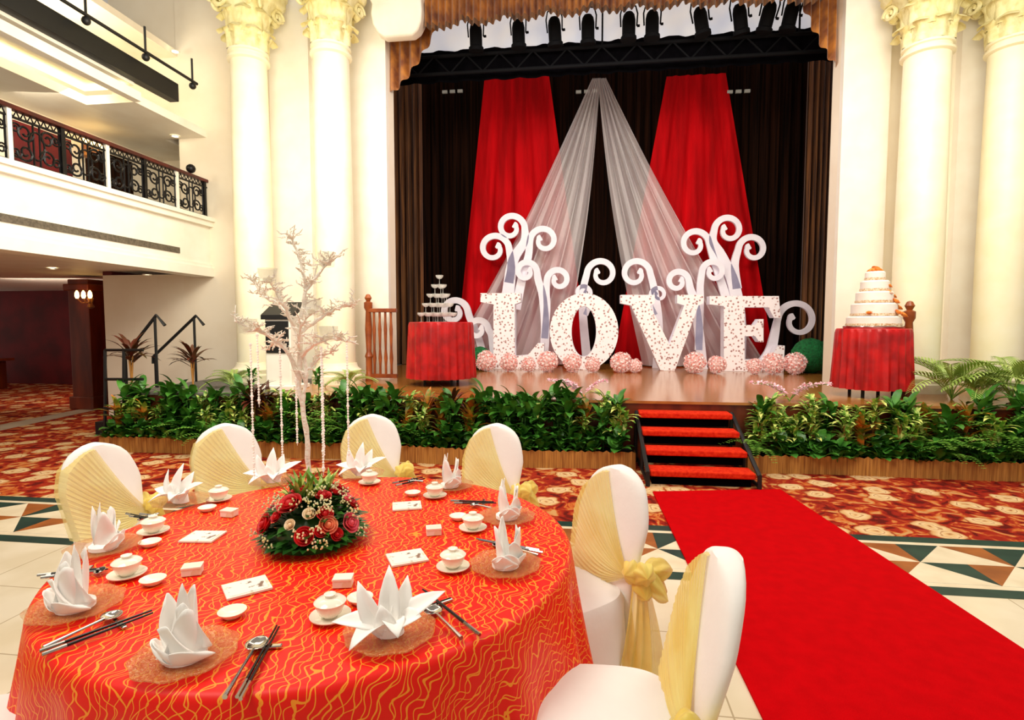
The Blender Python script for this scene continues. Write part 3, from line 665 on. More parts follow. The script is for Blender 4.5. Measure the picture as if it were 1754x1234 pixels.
# cake
ck=thing('wedding_cake','tall white five-tier wedding cake with orange flowers on the red-skirted table','cake',tr)
MB().lathe([(.31,0),(.32,.02),(.31,.03)],n=32).build('cake_board','silver',ck)
z=.03
for r_,h_ in ((.285,.12),(.24,.155),(.195,.14),(.15,.13),(.105,.11)):
    ti=MB().lathe([(r_,z),(r_,z+h_-.02),(r_-.015,z+h_-.004),(.01,z+h_)],n=36).build('tier','icing',ck)
    MB().lathe([(r_+.004,z),(r_+.008,z+.015),(r_+.004,z+.03)],n=36,cap=(0,0)).build('ribbon_trim','trim',ti); z+=h_
def rose_mb(r=.03,dense=1):
    b=MB(); b.ball((0,0,r*.35),r*.42,8,6,(1,1,1.2))
    for k,(n,rr,h,op) in enumerate(((3,.45,.95,.1),(4,.7,.85,.3),(5,.95,.7,.55))):
        for i in range(n):
            a0=2*PI*i/n+k*.6; wd_=2*PI/n*.68
            def fn(u,v,a0=a0,wd_=wd_,rr=rr,h=h,op=op):
                aa=a0+(u-.5)*2*wd_; q=r*rr*(.35+.65*math.sin(v*PI*.5))+r*op*.35*max(0,v-.7)*3
                return (q*math.cos(aa),q*math.sin(aa),-r*.1+r*(h)*v*(1-.25*(2*u-1)**2))
            b.grid(fn,5,5)
    return b
def orient(o,n):
    o.rotation_mode='XYZ'; o.rotation_euler=Vector(n).to_track_quat('Z','Y').to_euler()
rm=None
for a,r_,z_,s in ((-.5,.285,.15,1.1),(-.9,.26,.18,.9),(-.3,.235,.24,1.1),(-.7,.215,.31,1),(-.35,.17,.38,1.1),(-1.0,.16,.42,.9),(-.6,.13,.5,1),(-2.2,.24,.18,.7),(.4,.0,.69,1.2),(0,.05,.68,.9),(2,.05,.68,1),(4,.05,.68,1)):
    p_=(r_*math.cos(a),r_*math.sin(a),z_)
    if rm is None: rm=rose_mb(.042).build('flower','orange_rose',ck,solid=.001); o=rm
    else: o=rm.copy(); COL.objects.link(o)
    o.location=p_; orient(o,(math.cos(a),math.sin(a),1.2)); o.scale=(s,)*3
# ---------------------------------------------------------------- LOVE letters
YL=min(W(1000,633,z=SH).y,11.0)
def L2(px,py,y=YL): q=W(px,py,y=y); return (q.x,max(q.z,SH+.002))
Ls={'L':[(825,503),(893,503),(893,518),(883,522),(883,610),(905,608),(922,588),(933,588),(931,636),(838,636),(838,620),(847,614),(847,522),(825,518)],
'V':[(1062,506),(1120,506),(1120,520),(1112,524),(1145,590),(1170,524),(1158,520),(1158,506),(1202,506),(1202,520),(1194,524),(1154,636),(1130,636),(1080,524),(1062,520)],
'E':[(1213,508),(1330,508),(1333,545),(1322,545),(1312,527),(1272,527),(1272,557),(1290,557),(1297,547),(1304,547),(1304,586),(1297,586),(1290,576),(1272,576),(1272,616),(1315,616),(1328,592),(1340,592),(1338,636),(1225,636),(1225,622),(1237,618),(1237,525),(1213,522)]}
for ch,l in (('L','large white floral standing letter L, first of LOVE'),('V','large white floral standing letter V, third of LOVE'),('E','large white floral standing letter E, last of LOVE')):
    pts=[L2(*p_) for p_ in Ls[ch]]; cx=sum(p_[0] for p_ in pts)/len(pts)
    b=MB(); b.poly([(p_[0]-cx,p_[1]-SH) for p_ in pts],-.13,.13,0,1); tag(b.build('letter_'+ch.lower(),['letter','cut'],loc=(cx,YL,SH),smooth=False),l,'letter')
b=MB(); A=L2(1000,569); rx=(L2(1058,569)[0]-L2(942,569)[0])/2; rzz=(L2(1000,503)[1]-SH)/2; rx2=rx*.36; rz2=rzz*.66; n=48
for mi,prof in ((0,[(rx,rzz,-.13),(rx2,rz2,-.13)]),(1,[(rx2,rz2,-.13),(rx2,rz2,.13)]),(0,[(rx2,rz2,.13),(rx,rzz,.13)]),(1,[(rx,rzz,.13),(rx,rzz,-.13)])):
    b.loft([[(a_*math.cos(2*PI*k/n),y_,rzz+c_*math.sin(2*PI*k/n)) for k in range(n)] for a_,c_,y_ in prof],(0,0),mi)
tag(b.build('letter_o',['letter','cut'],loc=(A[0],YL,SH)),'large white floral standing letter O, second of LOVE','letter')
# scrolls
YC=YL+.6
def scroll(specs,lab,th=.07,yo=0):
    Y=YC+yo
    t=thing('scroll_cutout',lab,'scroll decoration',(0,Y,0))
    for stem,c,Rr,a0,dr,w0 in specs:
        P_=[Vector((x,y,0)) for x,y in stem]; ns=len(P_)
        for k in range(17):
            q=k/16; r_=(Rr-3)*(1-.68*q); a_=a0+dr*q*1.15*2*PI; P_.append(Vector((c[0]+r_*math.cos(a_),c[1]-r_*math.sin(a_),0)))
        S=cr_spline(P_,4); rings=[]; n=len(S); i0=ns*4
        for i,p_ in enumerate(S):
            tg=(S[min(i+1,n-1)]-S[max(i-1,0)]).normalized(); nm_=Vector((-tg.y,tg.x,0)); wb=11 if Rr>20 else 8
            if i<i0: w=w0+(wb-w0)*(i/i0)
            else: w=wb-4*(i-i0)/(n-i0)
            if i>n-8: w+=4.0*math.sin((i-n+8)/8*PI)
            w/=2
            l_=p_+nm_*w; r2=p_-nm_*w; A=W(l_.x,l_.y,y=Y); B=W(r2.x,r2.y,y=Y)
            A.z=max(A.z,SH); B.z=max(B.z,SH)
            rings.append([(A.x,-th/2,A.z),(B.x,-th/2,B.z),(B.x,th/2,B.z),(A.x,th/2,A.z)])
        b=MB(); b.loft(rings); b.build('swirl','cut',t,smooth=True)
scroll([([(866,640),(866,560),(872,490),(880,445),(898,415)],(875,391),27,0,1,26),([(872,485),(876,458)],(846,427),29,.1,1,16),([(884,530),(895,475),(905,440)],(932,413),27,PI,-1,16)],'tall white scroll tree with three curls behind the letter L')
scroll([([(928,640),(934,570),(930,510),(922,480)],(901,466),22,0,1,16),([(933,580),(937,530),(936,500)],(957,480),23,PI,-1,12)],'white scroll tree with two curls between letters L and O',yo=-.12)
scroll([([(1008,640),(1000,560),(998,505)],(1031,470),29,PI,-1,16),([(1003,540),(1010,520)],(998,502),16,0,1,9)],'white scroll with large right-hand curl above the letter O')
scroll([([(1125,640),(1128,560),(1122,505)],(1088,470),29,0,1,16),([(1122,540),(1113,520)],(1128,505),16,PI,-1,9)],'white scroll with large left-hand curl above the letter V')
scroll([([(1203,640),(1198,580),(1190,520),(1182,495)],(1160,483),23,0,1,18),([(1196,600),(1199,520),(1199,490)],(1222,466),23,PI,-1,13)],'white scroll tree with two curls between letters V and E',yo=-.12)
scroll([([(1262,640),(1266,560),(1257,490),(1236,440),(1221,415)],(1248,395),28,PI,-1,26),([(1262,495),(1258,455)],(1289,428),28,PI,-1,16),([(1255,560),(1240,500),(1224,450)],(1189,419),29,0,1,16)],'tall white scroll tree with three curls behind the letter E')
scroll([([(1300,632),(1318,605),(1326,575)],(1366,550),38,PI,-1,22)],'large single white curl right of the letter E',yo=-.4)
scroll([([(850,636),(845,600),(842,575)],(818,565),22,0,1,12)],'small white curl left of the letter L',yo=-.4)
scroll([([(835,636),(820,580),(805,545)],(778,535),26,.3,1,12)],'white curl behind the champagne table',yo=-.1)
# flower balls
fb=None; nmz=['far left, beside the champagne table','in front of the letter L','left of the letter O','in front of the letter O','between the letters O and V','right of the letter V','left of the letter E','in front of the letter E','at the right foot of the letter E','below the hollow of the letter O','in front of the letter L foot','below the point of the V','at the middle foot of the letter E']
for i,(px,py,r_) in enumerate(((833,618,18),(872,620,16),(938,616,18),(980,621,16),(1063,617,18),(1190,620,18),(1228,626,15),(1325,629,18),(1362,628,18),(1015,622,13),(905,622,13),(1088,624,12),(1292,628,13))):
    Yb=YL-.7; q=W(px,py,y=Yb); r3=r_/950*Yb*1.0
    if fb is None:
        b=MB(); b.ball((0,0,0),.85,16,12)
        for k in range(70):
            th=math.acos(1-2*(k+.5)/70); ph=k*2.39996; n_=Vector((math.sin(th)*math.cos(ph),math.sin(th)*math.sin(ph),math.cos(th)))
            u_=n_.orthogonal().normalized(); w_=n_.cross(u_); h_=R.uniform(.93,1.12); vs=[n_*.82]+[n_*(h_+.06*(j%2))+(u_*math.cos(j*2*PI/10)+w_*math.sin(j*2*PI/10))*(.26 if j%2 else .13) for j in range(10)]
            b.add(vs,[(0,1+j,1+(j+1)%10) for j in range(10)])
        fb=b.build('flower_ball','pinkball'); o=fb
    else: o=fb.copy(); COL.objects.link(o)
    o.location=(q.x,Yb,SH+r3); o.scale=(r3*.92,)*3; o.rotation_euler=(i,i*2,0); tag(o,'pink and white flower ball on the stage '+nmz[i],'flower ball','pink and white flower balls')
for px,py,r_,l,Yb in ((1387,617,28,'right green topiary ball on the stage beside the letter E',YL-.3),(1418,612,24,'smaller green topiary ball nearest the right side curtain',YL+.3),(822,600,20,'green topiary ball behind the champagne table',YL-.3)):
    q=W(px,py,y=Yb); r3=r_/950*Yb; b=MB(); b.ball((0,0,0),r3,30,20,jit=.05); tag(b.build('topiary_ball','topiary',loc=(q.x,Yb,SH+r3*.98)),l,'topiary ball')
for px,y_,l in ((1000,6.5,'spray of pale pink orchids at the stage edge in front of the letter O'),(1352,6.55,'spray of pale pink orchids at the stage edge in front of the letter E')):
    q=W(px,690,y=y_); t=thing('orchid_spray',l,'flowers',(q.x,y_,SH)); b=MB(); s_=MB()
    for k in range(9):
        a=R.uniform(0,2*PI); p1=Vector((0,0,0)); pts=[]
        for j in range(8): p1=p1+Vector((math.cos(a)*.034*(1+j*.15),math.sin(a)*.012,.046-.006*j)); pts.append(p1.copy())
        s_.tube([(0,0,0)]+pts,.004,4)
        for j in range(1,8):
            for m_ in range(5): b.leaf(pts[j]+Vector((0,-.01,0)),m_*2*PI/5+R.random(),R.uniform(-.5,1.2),.04,.032,.2,2)
    b.build('blossoms','orchid',t); s_.build('stems','g2',t)
# ---------------------------------------------------------------- banquet table
yaw=rad(7.4)
TC=Vector((-.66*math.cos(yaw)-2.03*math.sin(yaw),-.66*math.sin(yaw)+2.03*math.cos(yaw),0)); TR=.868; TZ=.75
t=thing('banquet_table','large round banquet table hidden under the red and gold cloth','table',TC)
MB().lathe([(TR-.02,TZ-.035),(TR-.015,TZ-.01),(.01,TZ-.006)],n=48).build('tabletop','redwood',t)
for i in range(4):
    a=PI/4+i*PI/2; b=MB(); b.tube([(.6*math.cos(a),.6*math.sin(a),0),(.6*math.cos(a),.6*math.sin(a),TZ-.03)],.02); b.build('leg','black',t)
b=MB(); n=240; prof=[(i/14*(TR-.01),TZ) for i in range(1,15)]+[(TR+.004,TZ-.006),(TR+.012,TZ-.02)]+[(TR+.015+.09*(k/14)**1.2,TZ-.02-(TZ-.03)*k/14) for k in range(1,15)]
rings=[];s_=0;pr=(0,TZ)
for r_,z_ in prof:
    s_+=math.hypot(r_-pr[0],z_-pr[1]); pr=(r_,z_); f=max(0,(TZ-.02-z_)/TZ); ring=[]
    for k in range(n):
        a=2*PI*k/n; am=.055*f**1.1*(math.sin(a*17+1.2*math.sin(a*3))+.4*math.sin(a*31+1)); rr=r_+am
        ring.append((rr*math.cos(a),rr*math.sin(a),z_)); b.uv.append((s_*math.cos(a),s_*math.sin(a)))
    rings.append(ring)
b.loft(rings,(1,0)); tag(b.build('tablecloth','cloth',loc=TC),'red tablecloth with gold twig pattern draped to the floor over the round table','tablecloth')
ZT=TZ+.002
# ---------------------------------------------------------------- chairs
def sring(cx,cy,rx,ry,z,n=40,p_=3.0,fold=0,nf=14):
    o=[]
    for k in range(n):
        a=2*PI*k/n; c,s=math.cos(a),math.sin(a); x=math.copysign(abs(c)**(2/p_),c); y=math.copysign(abs(s)**(2/p_),s); q=1+fold*math.sin(a*nf)
        o.append((cx+rx*x*q,cy+ry*y*q,z))
    return o
def yb(z): return .20+.12*max(0,(z-.45))/.5
def bw(z):
    u=max(0,(z-.72)/.25); base=.178+.034*min(1,max(0,(z-.45)/.3)); return base*max(0,1-.40*u**1.5-.60*u**8)+.001
def chair():
    t=thing('banquet_chair','c','chair')
    b=MB(); b.loft([sring(0,0,.05,.05,.49,64),sring(0,-.01,.17,.18,.49,64),sring(0,-.01,.205,.215,.48,64),sring(0,-.01,.22,.23,.455,64),sring(0,-.01,.222,.232,.38,64,fold=.004),sring(0,-.01,.235,.245,.2,64,fold=.02),sring(0,-.01,.255,.265,.01,64,fold=.035)],(1,0)); b.build('seat_cover','cover',t)
    b=MB(); rings=[]
    zs_=[.01,.2,.4,.5,.6,.68,.74,.78,.82,.86,.89,.92,.94,.955,.963,.967]
    for z in zs_: rings.append(sring(0,yb(z)+(.05*(1-z/.45) if z<.45 else 0),bw(z)*(1.1 if z<.3 else 1),.034*min(1,bw(z)/.06)+.004,z,40,2.6))
    b.loft(rings,(0,1)); b.build('back_cover','cover',t)
    b=MB(); K=Vector((.19,0,.55))
    def outl(a):
        if a<.68: z=.50+.36*(a/.68); return (-bw(z)-.004,z)
        q=(a-.68)/.32; z=.86+.09*math.sin(q*PI/2); x=-bw(.86)+q*(bw(.86)-.03)
        return (max(x,-bw(min(z,.96))-.004),z)
    def fn(u,v):
        x,z=outl(u); pl=.0045*math.sin(u*2*PI*19+math.sin(u*9)*2)+.0025*math.sin(u*2*PI*41)
        v2=max(0,(v-.12)/.88); xx=x+(K.x-x)*v2; zz=z+(K.z-z)*v2-.06*math.sin(v2*PI)*(1-.5*u)
        yy=yb(zz)-.042-.004-pl*(.3+math.sin(v2*PI)*.7)
        if v<.12: yy+=(1-v/.12)*.075
        return (xx,yy,zz)
    b.grid(fn,160,14); b.build('sash','sash',t)
    b=MB(); kx,ky,kz=.215,.225,.565
    b.ball((kx,ky,kz),.036,12,8,(1,1,1.1),jit=.05)
    for s,(dx,dy,dz) in enumerate(((.06,-.04,.035),(.04,.09,.02),(.075,.03,-.04),(.0,-.065,.03),(.05,-.03,-.03),(.03,.08,-.045))): 
        def lf(u,v,dx=dx,dy=dy,dz=dz,s=s):
            th=v*2*PI; L_=math.sin(u*PI)**.8
            c=Vector((dx,dy,dz))*1.5*u
            sd=Vector((-dy,dx,.0)).normalized(); up=Vector((0,0,1))
            r_=.050*L_*(1+.13*math.sin(v*12*PI+u*5+s)); return tuple(Vector((kx,ky,kz))+c+sd*r_*.9*math.cos(th)+up*r_*math.sin(th)-Vector((0,0,.03))*u*u)
        b.grid(lf,12,36)
    b.build('bow','sashb',t)
    for s in (0,1):
        b=MB()
        def tf(u,v,s=s):
            w=.04+.13*v; z=kz-.46*v-.02*s; x=kx+.02+.02*math.sin(v*2.4+s)+(u-.5)*w*.55; y=ky-.03+(.06 if s else -.03)*v*1.4+(u-.5)*w
            return (x+.010*math.sin(u*22+v*2)*(.4+v),y,z-.06*abs(u-.5)*v)
        b.grid(tf,28,12); b.build('sash_tail','sashb',t)
    return t
c0=chair()
chairs=[(1060,799,16,'white-covered chair with yellow bow and tails, beside the red aisle carpet'),
(1240,945,18,'nearest white-covered chair, cropped by the bottom edge, seen nearly side on'),
(850,727,-4,'white-covered chair with yellow sash at the back right of the table'),
(637,711,-4,'white-covered chair directly behind the table, right of the branch tree'),
(385,727,2,'white-covered chair behind the table, left of the branch tree'),
(163,760,8,'white-covered chair with yellow sash at the far left of the table'),
(-300,985,-25,'white-covered chair barely in view at the left edge of the photo')]
for i,(px,py,tw,l) in enumerate(chairs):
    p_=W(px,py,z=.93); p_.z=0
    d=(TC-p_); ang=math.atan2(d.y,d.x)+PI/2+rad(tw)
    off=Matrix.Rotation(ang,3,'Z')@Vector((0,.30,0)); loc=p_-off
    if i==0: c0.location=loc; c0.rotation_euler=(0,0,ang); c0['label']=l; c0['group']='banquet chairs'; c0.scale=(.965,)*3
    else: dup(c0,loc,ang,l,'banquet chairs')
# ---------------------------------------------------------------- place settings
seats=[((130,1045),'at the left rim of the table'),((318,1130),'at the front left of the table'),((668,1090),'at the front right of the table'),((866,973),'at the right rim of the table'),((868,890),'at the right rim, one seat farther back'),((770,836),'at the back right of the table'),((468,828),'at the back, left of the tree stem'),((620,816),'at the back, right of the tree stem'),((310,863),'at the back left of the table'),((178,943),'at the left rim, one seat farther back')]
def near(px,py): return min(seats,key=lambda s:(s[0][0]-px)**2+((s[0][1]-py)*2)**2)[1]
def face(p_): d=Vector((0,0,0))-Vector((p_.x,p_.y,0)); return math.atan2(d.y,d.x)+PI/2
def petal(b,base,tip,w,bow,n=6):
    base=Vector(base); tip=Vector(tip); ax=(tip-base); sd=ax.cross(Vector(bow)).normalized(); bw_=Vector(bow)
    def fn(u,v):
        ww=w*(math.sin(PI*min(.5,.15+v*.7)) if v<.45 else math.cos((v-.45)/.55*PI/2)**.9)+.0005
        s=(u-.5)*2; return tuple(base+ax*v+sd*s*ww/2+bw_*(math.sin(v*PI)*.9+.9*abs(s)*(1-v)))
    b.grid(fn,6,n)
def napkinA():
    b=MB(); tips=[((-.135,-.01,.05),(.01,-.01,.02)),((-.075,.01,.135),(-.005,-.025,0)),((.0,.02,.165),(0,-.025,0)),((.045,.03,.13),(.005,-.02,0)),((.135,-.01,.10),(-.01,-.01,.015)),((-.09,-.08,.015),(0,0,.03)),((.02,-.075,.03),(0,0,.03)),((-.02,-.03,.09),(0,-.02,0)),((.075,-.045,.06),(0,-.01,.02))]
    for tp,bo in tips: petal(b,(tp[0]*.05,-.0,.004),tp,.052,bo)
    b.loft([sring(0,0,.035,.028,.002,20,2),sring(0,0,.03,.025,.03,20,2),sring(0,0,.012,.01,.055,20,2)]); return b
def napkinB():
    b=MB()
    for a0,h_,wd_,rr,lean,tw,pk in ((-2.0,.120,1.1,.034,.014,.5,.9),(-1.0,.085,1.0,.040,.018,-.6,-.8),(.4,.150,1.2,.028,-.004,.4,.7),(1.7,.162,1.3,.024,-.010,.6,-.6),(2.9,.135,1.1,.032,.006,-.5,.8),(-2.7,.060,.9,.044,.022,.4,0),(-.3,.130,1.0,.034,.010,-.6,-.9),(-1.5,.040,1.2,.054,.012,.2,0),(3.6,.055,1,.048,.014,0,0)):
        def fn(u,v):
            aa=a0+tw*v+(u-.5)*2*wd_*(1-.35*v**2); r_=rr*(.95+.2*math.sin(v*PI*.8))+lean*v*v+.010*math.sin(v*PI)*(2*u-1)+.006*math.sin(u*7+v*3)*v
            return (r_*math.cos(aa),r_*math.sin(aa)*.85,.004+h_*v*(1-.40*abs(2*u-1-.5*pk)**1.5)+.02*pk*(2*u-1)*v)
        b.grid(fn,12,9)
    b.lathe([(.045,.002),(.045,.015),(.02,.03)],n=20); return b
pl=nA=nB=None
kindsN=['B','B','A','B','B','B','A','A','A','B']
for i,((px,py),wh) in enumerate(seats):
    q=W(px,py,z=ZT); rz=face(q)
    if pl is None:
        b=MB(); n=64; rings=[]
        for r_,z_ in ((.02,.002),(.07,.002),(.082,.006),(.102,.014),(.116,.017),(.116,.020),(.10,.017),(.08,.009),(.02,.005)):
            rings.append([((r_*(1+.03*math.sin(k*2*PI/n*9)*(r_>.09)))*math.cos(2*PI*k/n),(r_*(1+.03*math.sin(k*2*PI/n*9)*(r_>.09)))*math.sin(2*PI*k/n),z_) for k in range(n)])
        b.loft(rings); pl=b.build('glass_plate','glassplate'); o=pl
    else: o=pl.copy(); COL.objects.link(o)
    o.location=(q.x,q.y,ZT); o.rotation_euler=(0,0,rz); tag(o,'textured amber glass plate '+wh,'plate','glass show plates')
    if kindsN[i]=='A':
        if nA is None: nA=napkinA().build('folded_napkin','napkin',solid=.0015); o=nA
        else: o=nA.copy(); COL.objects.link(o)
        l='white napkin in a spiky lily fold '+wh
    else:
        if nB is None: nB=napkinB().build('folded_napkin','napkin',solid=.0015); o=nB
        else: o=nB.copy(); COL.objects.link(o)
        l='white napkin in an upright rose fold '+wh
    o.location=(q.x,q.y,ZT+.006); o.rotation_euler=(0,0,rad(R.uniform(-20,20))+yaw+(0 if kindsN[i]=='A' else .3*i)); tag(o,l,'napkin','folded napkins')
    o.scale=(1,1,1) if i in (4,5,9,3) else (1.05,)*3
cup=sau=None
for px,py in ((375,858),(263,914),(218,988),(633,829),(745,852),(810,908),(776,975),(566,1060)):
    q=W(px,py,z=ZT); wh=near(px,py)
    if cup is None:
        b=MB(); b.lathe([(.025,.0),(.03,.002),(.054,.010),(.055,.013),(.03,.006),(.005,.005)],n=28); sau=b.build('saucer','china'); o=sau
        cup=thing('tea_cup','c','cup'); b=MB(); b.lathe([(.018,0),(.02,.004),(.03,.012),(.038,.03),(.041,.042),(.038,.042),(.034,.03)],n=28); b.build('bowl','china',cup)
        b=MB(); b.lathe([(.0395,.040),(.043,.043),(.035,.050),(.018,.055),(.004,.056)],n=28); lid=b.build('lid','china',cup)
        MB().lathe([(.013,.055),(.013,.058),(.016,.064),(.012,.065),(.004,.059)],n=20).build('knob','china',lid); c_=cup
    else: o=sau.copy(); COL.objects.link(o); c_=dup(cup,(0,0,0))
    o.location=(q.x,q.y,ZT); tag(o,'small white saucer under the lidded tea cup '+wh,'saucer','tea saucers')
    c_.location=(q.x,q.y,ZT+.006); tag(c_,'lidded white porcelain tea cup '+wh,'cup','lidded tea cups')
ds=None
for px,py in ((355,875),(257,935),(262,1000),(398,1056),(707,849),(785,890),(617,1032)):
    q=W(px,py,z=ZT)
    if ds is None: b=MB(); b.lathe([(.022,0),(.026,.004),(.036,.015),(.037,.017),(.034,.016),(.022,.007),(.004,.006)],n=24); ds=b.build('sauce_dish','china'); o=ds
    else: o=ds.copy(); COL.objects.link(o)
    o.location=(q.x,q.y,ZT); tag(o,'small round white sauce dish '+near(px,py),'dish','sauce dishes')
bx=None
for (px,py),rz,wh in (((393,884),-.2,'behind the left menu card'),((330,983),.3,'in front of the left menu card'),((743,915),.2,'between the two right menu cards'),((588,1003),.1,'just in front of the flower centrepiece')):
    q=W(px,py,z=ZT); l='small white favour box '+wh
    if bx is None: bx=thing('favour_box',l,'box',(q.x,q.y,ZT),rz+yaw,'favour boxes'); MB().box((0,0,.011),(.056,.042,.022)).build('tray','paper',bx,smooth=False,bevel=.002); MB().box((0,0,.025),(.059,.045,.008)).build('lid','china',bx,smooth=False,bevel=.002)
    else: dup(bx,(q.x,q.y,ZT),rz+yaw,l)
cd_=None
for (px,py),rz,wh in (((697,868),.35,'at the back right, behind the other right-hand card'),((697,957),.55,'right of the flower centrepiece, nearer one'),((348,921),.1,'left of the flower centrepiece, farther one'),((423,1008),.75,'in front of the flower centrepiece')):
    q=W(px,py,z=ZT)
    if cd_ is None:
        b=MB(); b.box((0,0,.003),(.125,.125,.006)); b.box((0,0,.0068),(.105,.105,.0012),mi=1); cd_=b.build('menu_card',['paper','print'],smooth=False); o=cd_
    else: o=cd_.copy(); COL.objects.link(o)
    o.location=(q.x,q.y,ZT); o.rotation_euler=(0,0,rz); o.scale=(1,.85,1); tag(o,'flat white printed menu card '+wh,'card','menu cards')
def stick(A,B,l):
    a=W(*A,z=ZT+.012); c=W(*B,z=ZT+.012); v_=(c-a); L_=v_.length
    t=thing('chopstick',l,'chopstick',(a.x,a.y,ZT+.012),math.atan2(v_.y,v_.x),'chopsticks')
    b=MB(); b.tube([(0,0,0),(L_*.8,0,0)],[.0026,.0042],6); b.build('shaft','lacquer',t); b=MB(); b.tube([(L_*.8,0,0),(L_,0,0)],[.0044,.0047],6); b.build('end_cap','silver',t)
def spoon(A,B,l):
    a=W(*A,z=ZT+.010); c=W(*B,z=ZT+.010); v_=(c-a); L_=v_.length
    t=thing('soup_spoon',l,'spoon',(a.x,a.y,ZT+.010),math.atan2(v_.y,v_.x),'soup spoons')
    b=MB(); b.tube([(0,0,.002),(L_*.4,0,.003),(L_*.76,0,.002)],[.006,.0035,.004],8); b.build('handle','silver',t)
    b=MB(); b.grid(lambda u,v:(L_*.74+L_*.26*v,(u-.5)*.056*math.sin(PI*(.08+.9*v))**.6,.004-.009*math.sin(PI*v)*(1-(2*u-1)**2)),8,10); b.build('spoon_bowl','silver',t,solid=.001)
cs=[((478,1074),(412,1198)),((728,1012),(822,1088)),((262,1050),(72,1122)),((820,925),(930,947)),((850,862),(778,862)),((728,820),(678,832)),((185,975),(70,990)),((262,890),(222,884))]
ss=[((385,1196),(448,1092)),((790,1095),(735,1040)),((74,1112),(208,1048)),((922,953),(845,930)),((842,872),(808,864)),((725,826),(700,824)),((112,985),(180,978)),((240,882),(268,884))]
for (a,c) in cs:
    wh=near((a[0]+c[0])/2,(a[1]+c[1])/2); stick(a,c,'black lacquer chopstick, outer of the pair '+wh); dx,dy=(4,3) if abs(a[0]-c[0])<130 else (2,5)
    stick((a[0]-dx,a[1]-dy+1),(c[0]-dx-2,c[1]-dy-1),'black lacquer chopstick, inner of the pair '+wh)
    m_=W(a[0]*.7+c[0]*.3,a[1]*.7+c[1]*.3,z=ZT); v_=W(*c,z=ZT)-W(*a,z=ZT); b=MB(); b.box((0,0,.004),(.014,.07,.008)); tag(b.build('chopstick_rest','silver',loc=(m_.x,m_.y,ZT),rz=math.atan2(v_.y,v_.x),smooth=False,bevel=.003),'small silver chopstick rest '+wh,'chopstick rest','chopstick rests')
for (a,c) in ss: spoon(a,c,'silver soup spoon '+near((a[0]+c[0])/2,(a[1]+c[1])/2))
# ---------------------------------------------------------------- flower centrepiece
fc=W(538,925,z=ZT); fc.z=ZT; fa=thing('flower_centrepiece','low dome of red, pink and peach roses in the middle of the table','flower arrangement',fc,rad(7.4+18))
FR,FH=.18,.18
b=MB(); b.ball((0,0,.02),1,20,12,(FR*.8,FR*.8,FH*.75))
for k in range(260):
    ph=R.uniform(0,2*PI); el=R.uniform(.05,1.35); n_=Vector((math.cos(ph)*math.cos(el),math.sin(ph)*math.cos(el),math.sin(el)))
    b.leaf((n_.x*FR*.7,n_.y*FR*.7,.015+n_.z*FH*.72),ph+R.uniform(-.6,.6),el*R.uniform(.2,1)+R.uniform(-.2,.3),R.uniform(.06,.10),R.uniform(.022,.038),.6,3)
for k in range(44): b.leaf((FR*.6*math.cos(k/7),FR*.6*math.sin(k/7),.025),k/7,.15,R.uniform(.08,.12),.045,.3,3)
b.build('foliage','gf',fa)
b=MB()
for k in range(60): b.leaf((R.uniform(-.06,.06),R.uniform(-.03,.06),FH*.80),R.uniform(0,2*PI),R.uniform(.45,1.5),R.uniform(.09,.15),.017,.35,4)
b.build('striped_leaves','g3',fa)
rp={}
def put(P_,n_,m_,s):
    if m_ not in rp: rp[m_]=rose_mb(.03).build('rose',m_,fa,solid=.0008); o=rp[m_]
    else: o=rp[m_].copy(); COL.objects.link(o)
    o.location=P_; orient(o,n_); o.scale=(s,)*3
def addrose(px,py,m_,s):
    u=(px-538)/98*FR; v_=max(0,min(1,(958-py)/150)); el=v_*rad(88); rc=FR*math.cos(el)
    if abs(u)>rc*.97: u=math.copysign(rc*.97,u)
    y_=-math.sqrt(max(0,rc*rc-u*u)); P_=Vector((u,y_*.95,.02+FH*math.sin(el)*.95)); n_=Vector((u,y_,FH*math.sin(el)*1.2)).normalized()
    put(P_,n_,m_,s)
for a_ in ((500,868,'rose_red',1.35),(507,830,'rose_red',.9),(557,848,'rose_red',.9),(560,890,'rose_red',.9),(553,920,'rose_red',.7),(525,926,'rose_red',1.0),(565,912,'rose_peach',1.0),(603,920,'rose_pink',1.1),(533,885,'rose_cream',.7),(456,915,'rose_red',1.15),(604,876,'rose_pink',.9),(590,850,'rose_red',.8),(470,868,'rose_peach',.7),(475,895,'rose_red',.7),(625,890,'rose_red',.8),(580,932,'rose_red',.7),(500,905,'rose_cream',.6)): addrose(*a_)
for k in range(12):
    ph=rad(20+k*13); el=R.uniform(.2,1.1); n_=Vector((math.cos(ph)*math.cos(el),math.sin(ph)*math.cos(el),math.sin(el))); put(Vector((n_.x*FR,n_.y*FR,.02+n_.z*FH)),n_,('rose_red','rose_pink','rose_peach')[k%3],.9)
b=MB()
for k in range(30):
    ph=R.uniform(PI,2*PI) if k<24 else R.uniform(0,PI); el=R.uniform(.15,1.2); n_=Vector((math.cos(ph)*math.cos(el),math.sin(ph)*math.cos(el),math.sin(el))); c=Vector((n_.x*FR*1.04,n_.y*FR*1.04,.02+n_.z*FH*1.04))
    for j in range(14): b.ball(c+Vector((R.uniform(-.02,.02),R.uniform(-.02,.02),R.uniform(-.018,.018)))+n_*.012,.0038,5,4)
o=b.build('baby_breath','floret',fa); o['kind']='stuff'
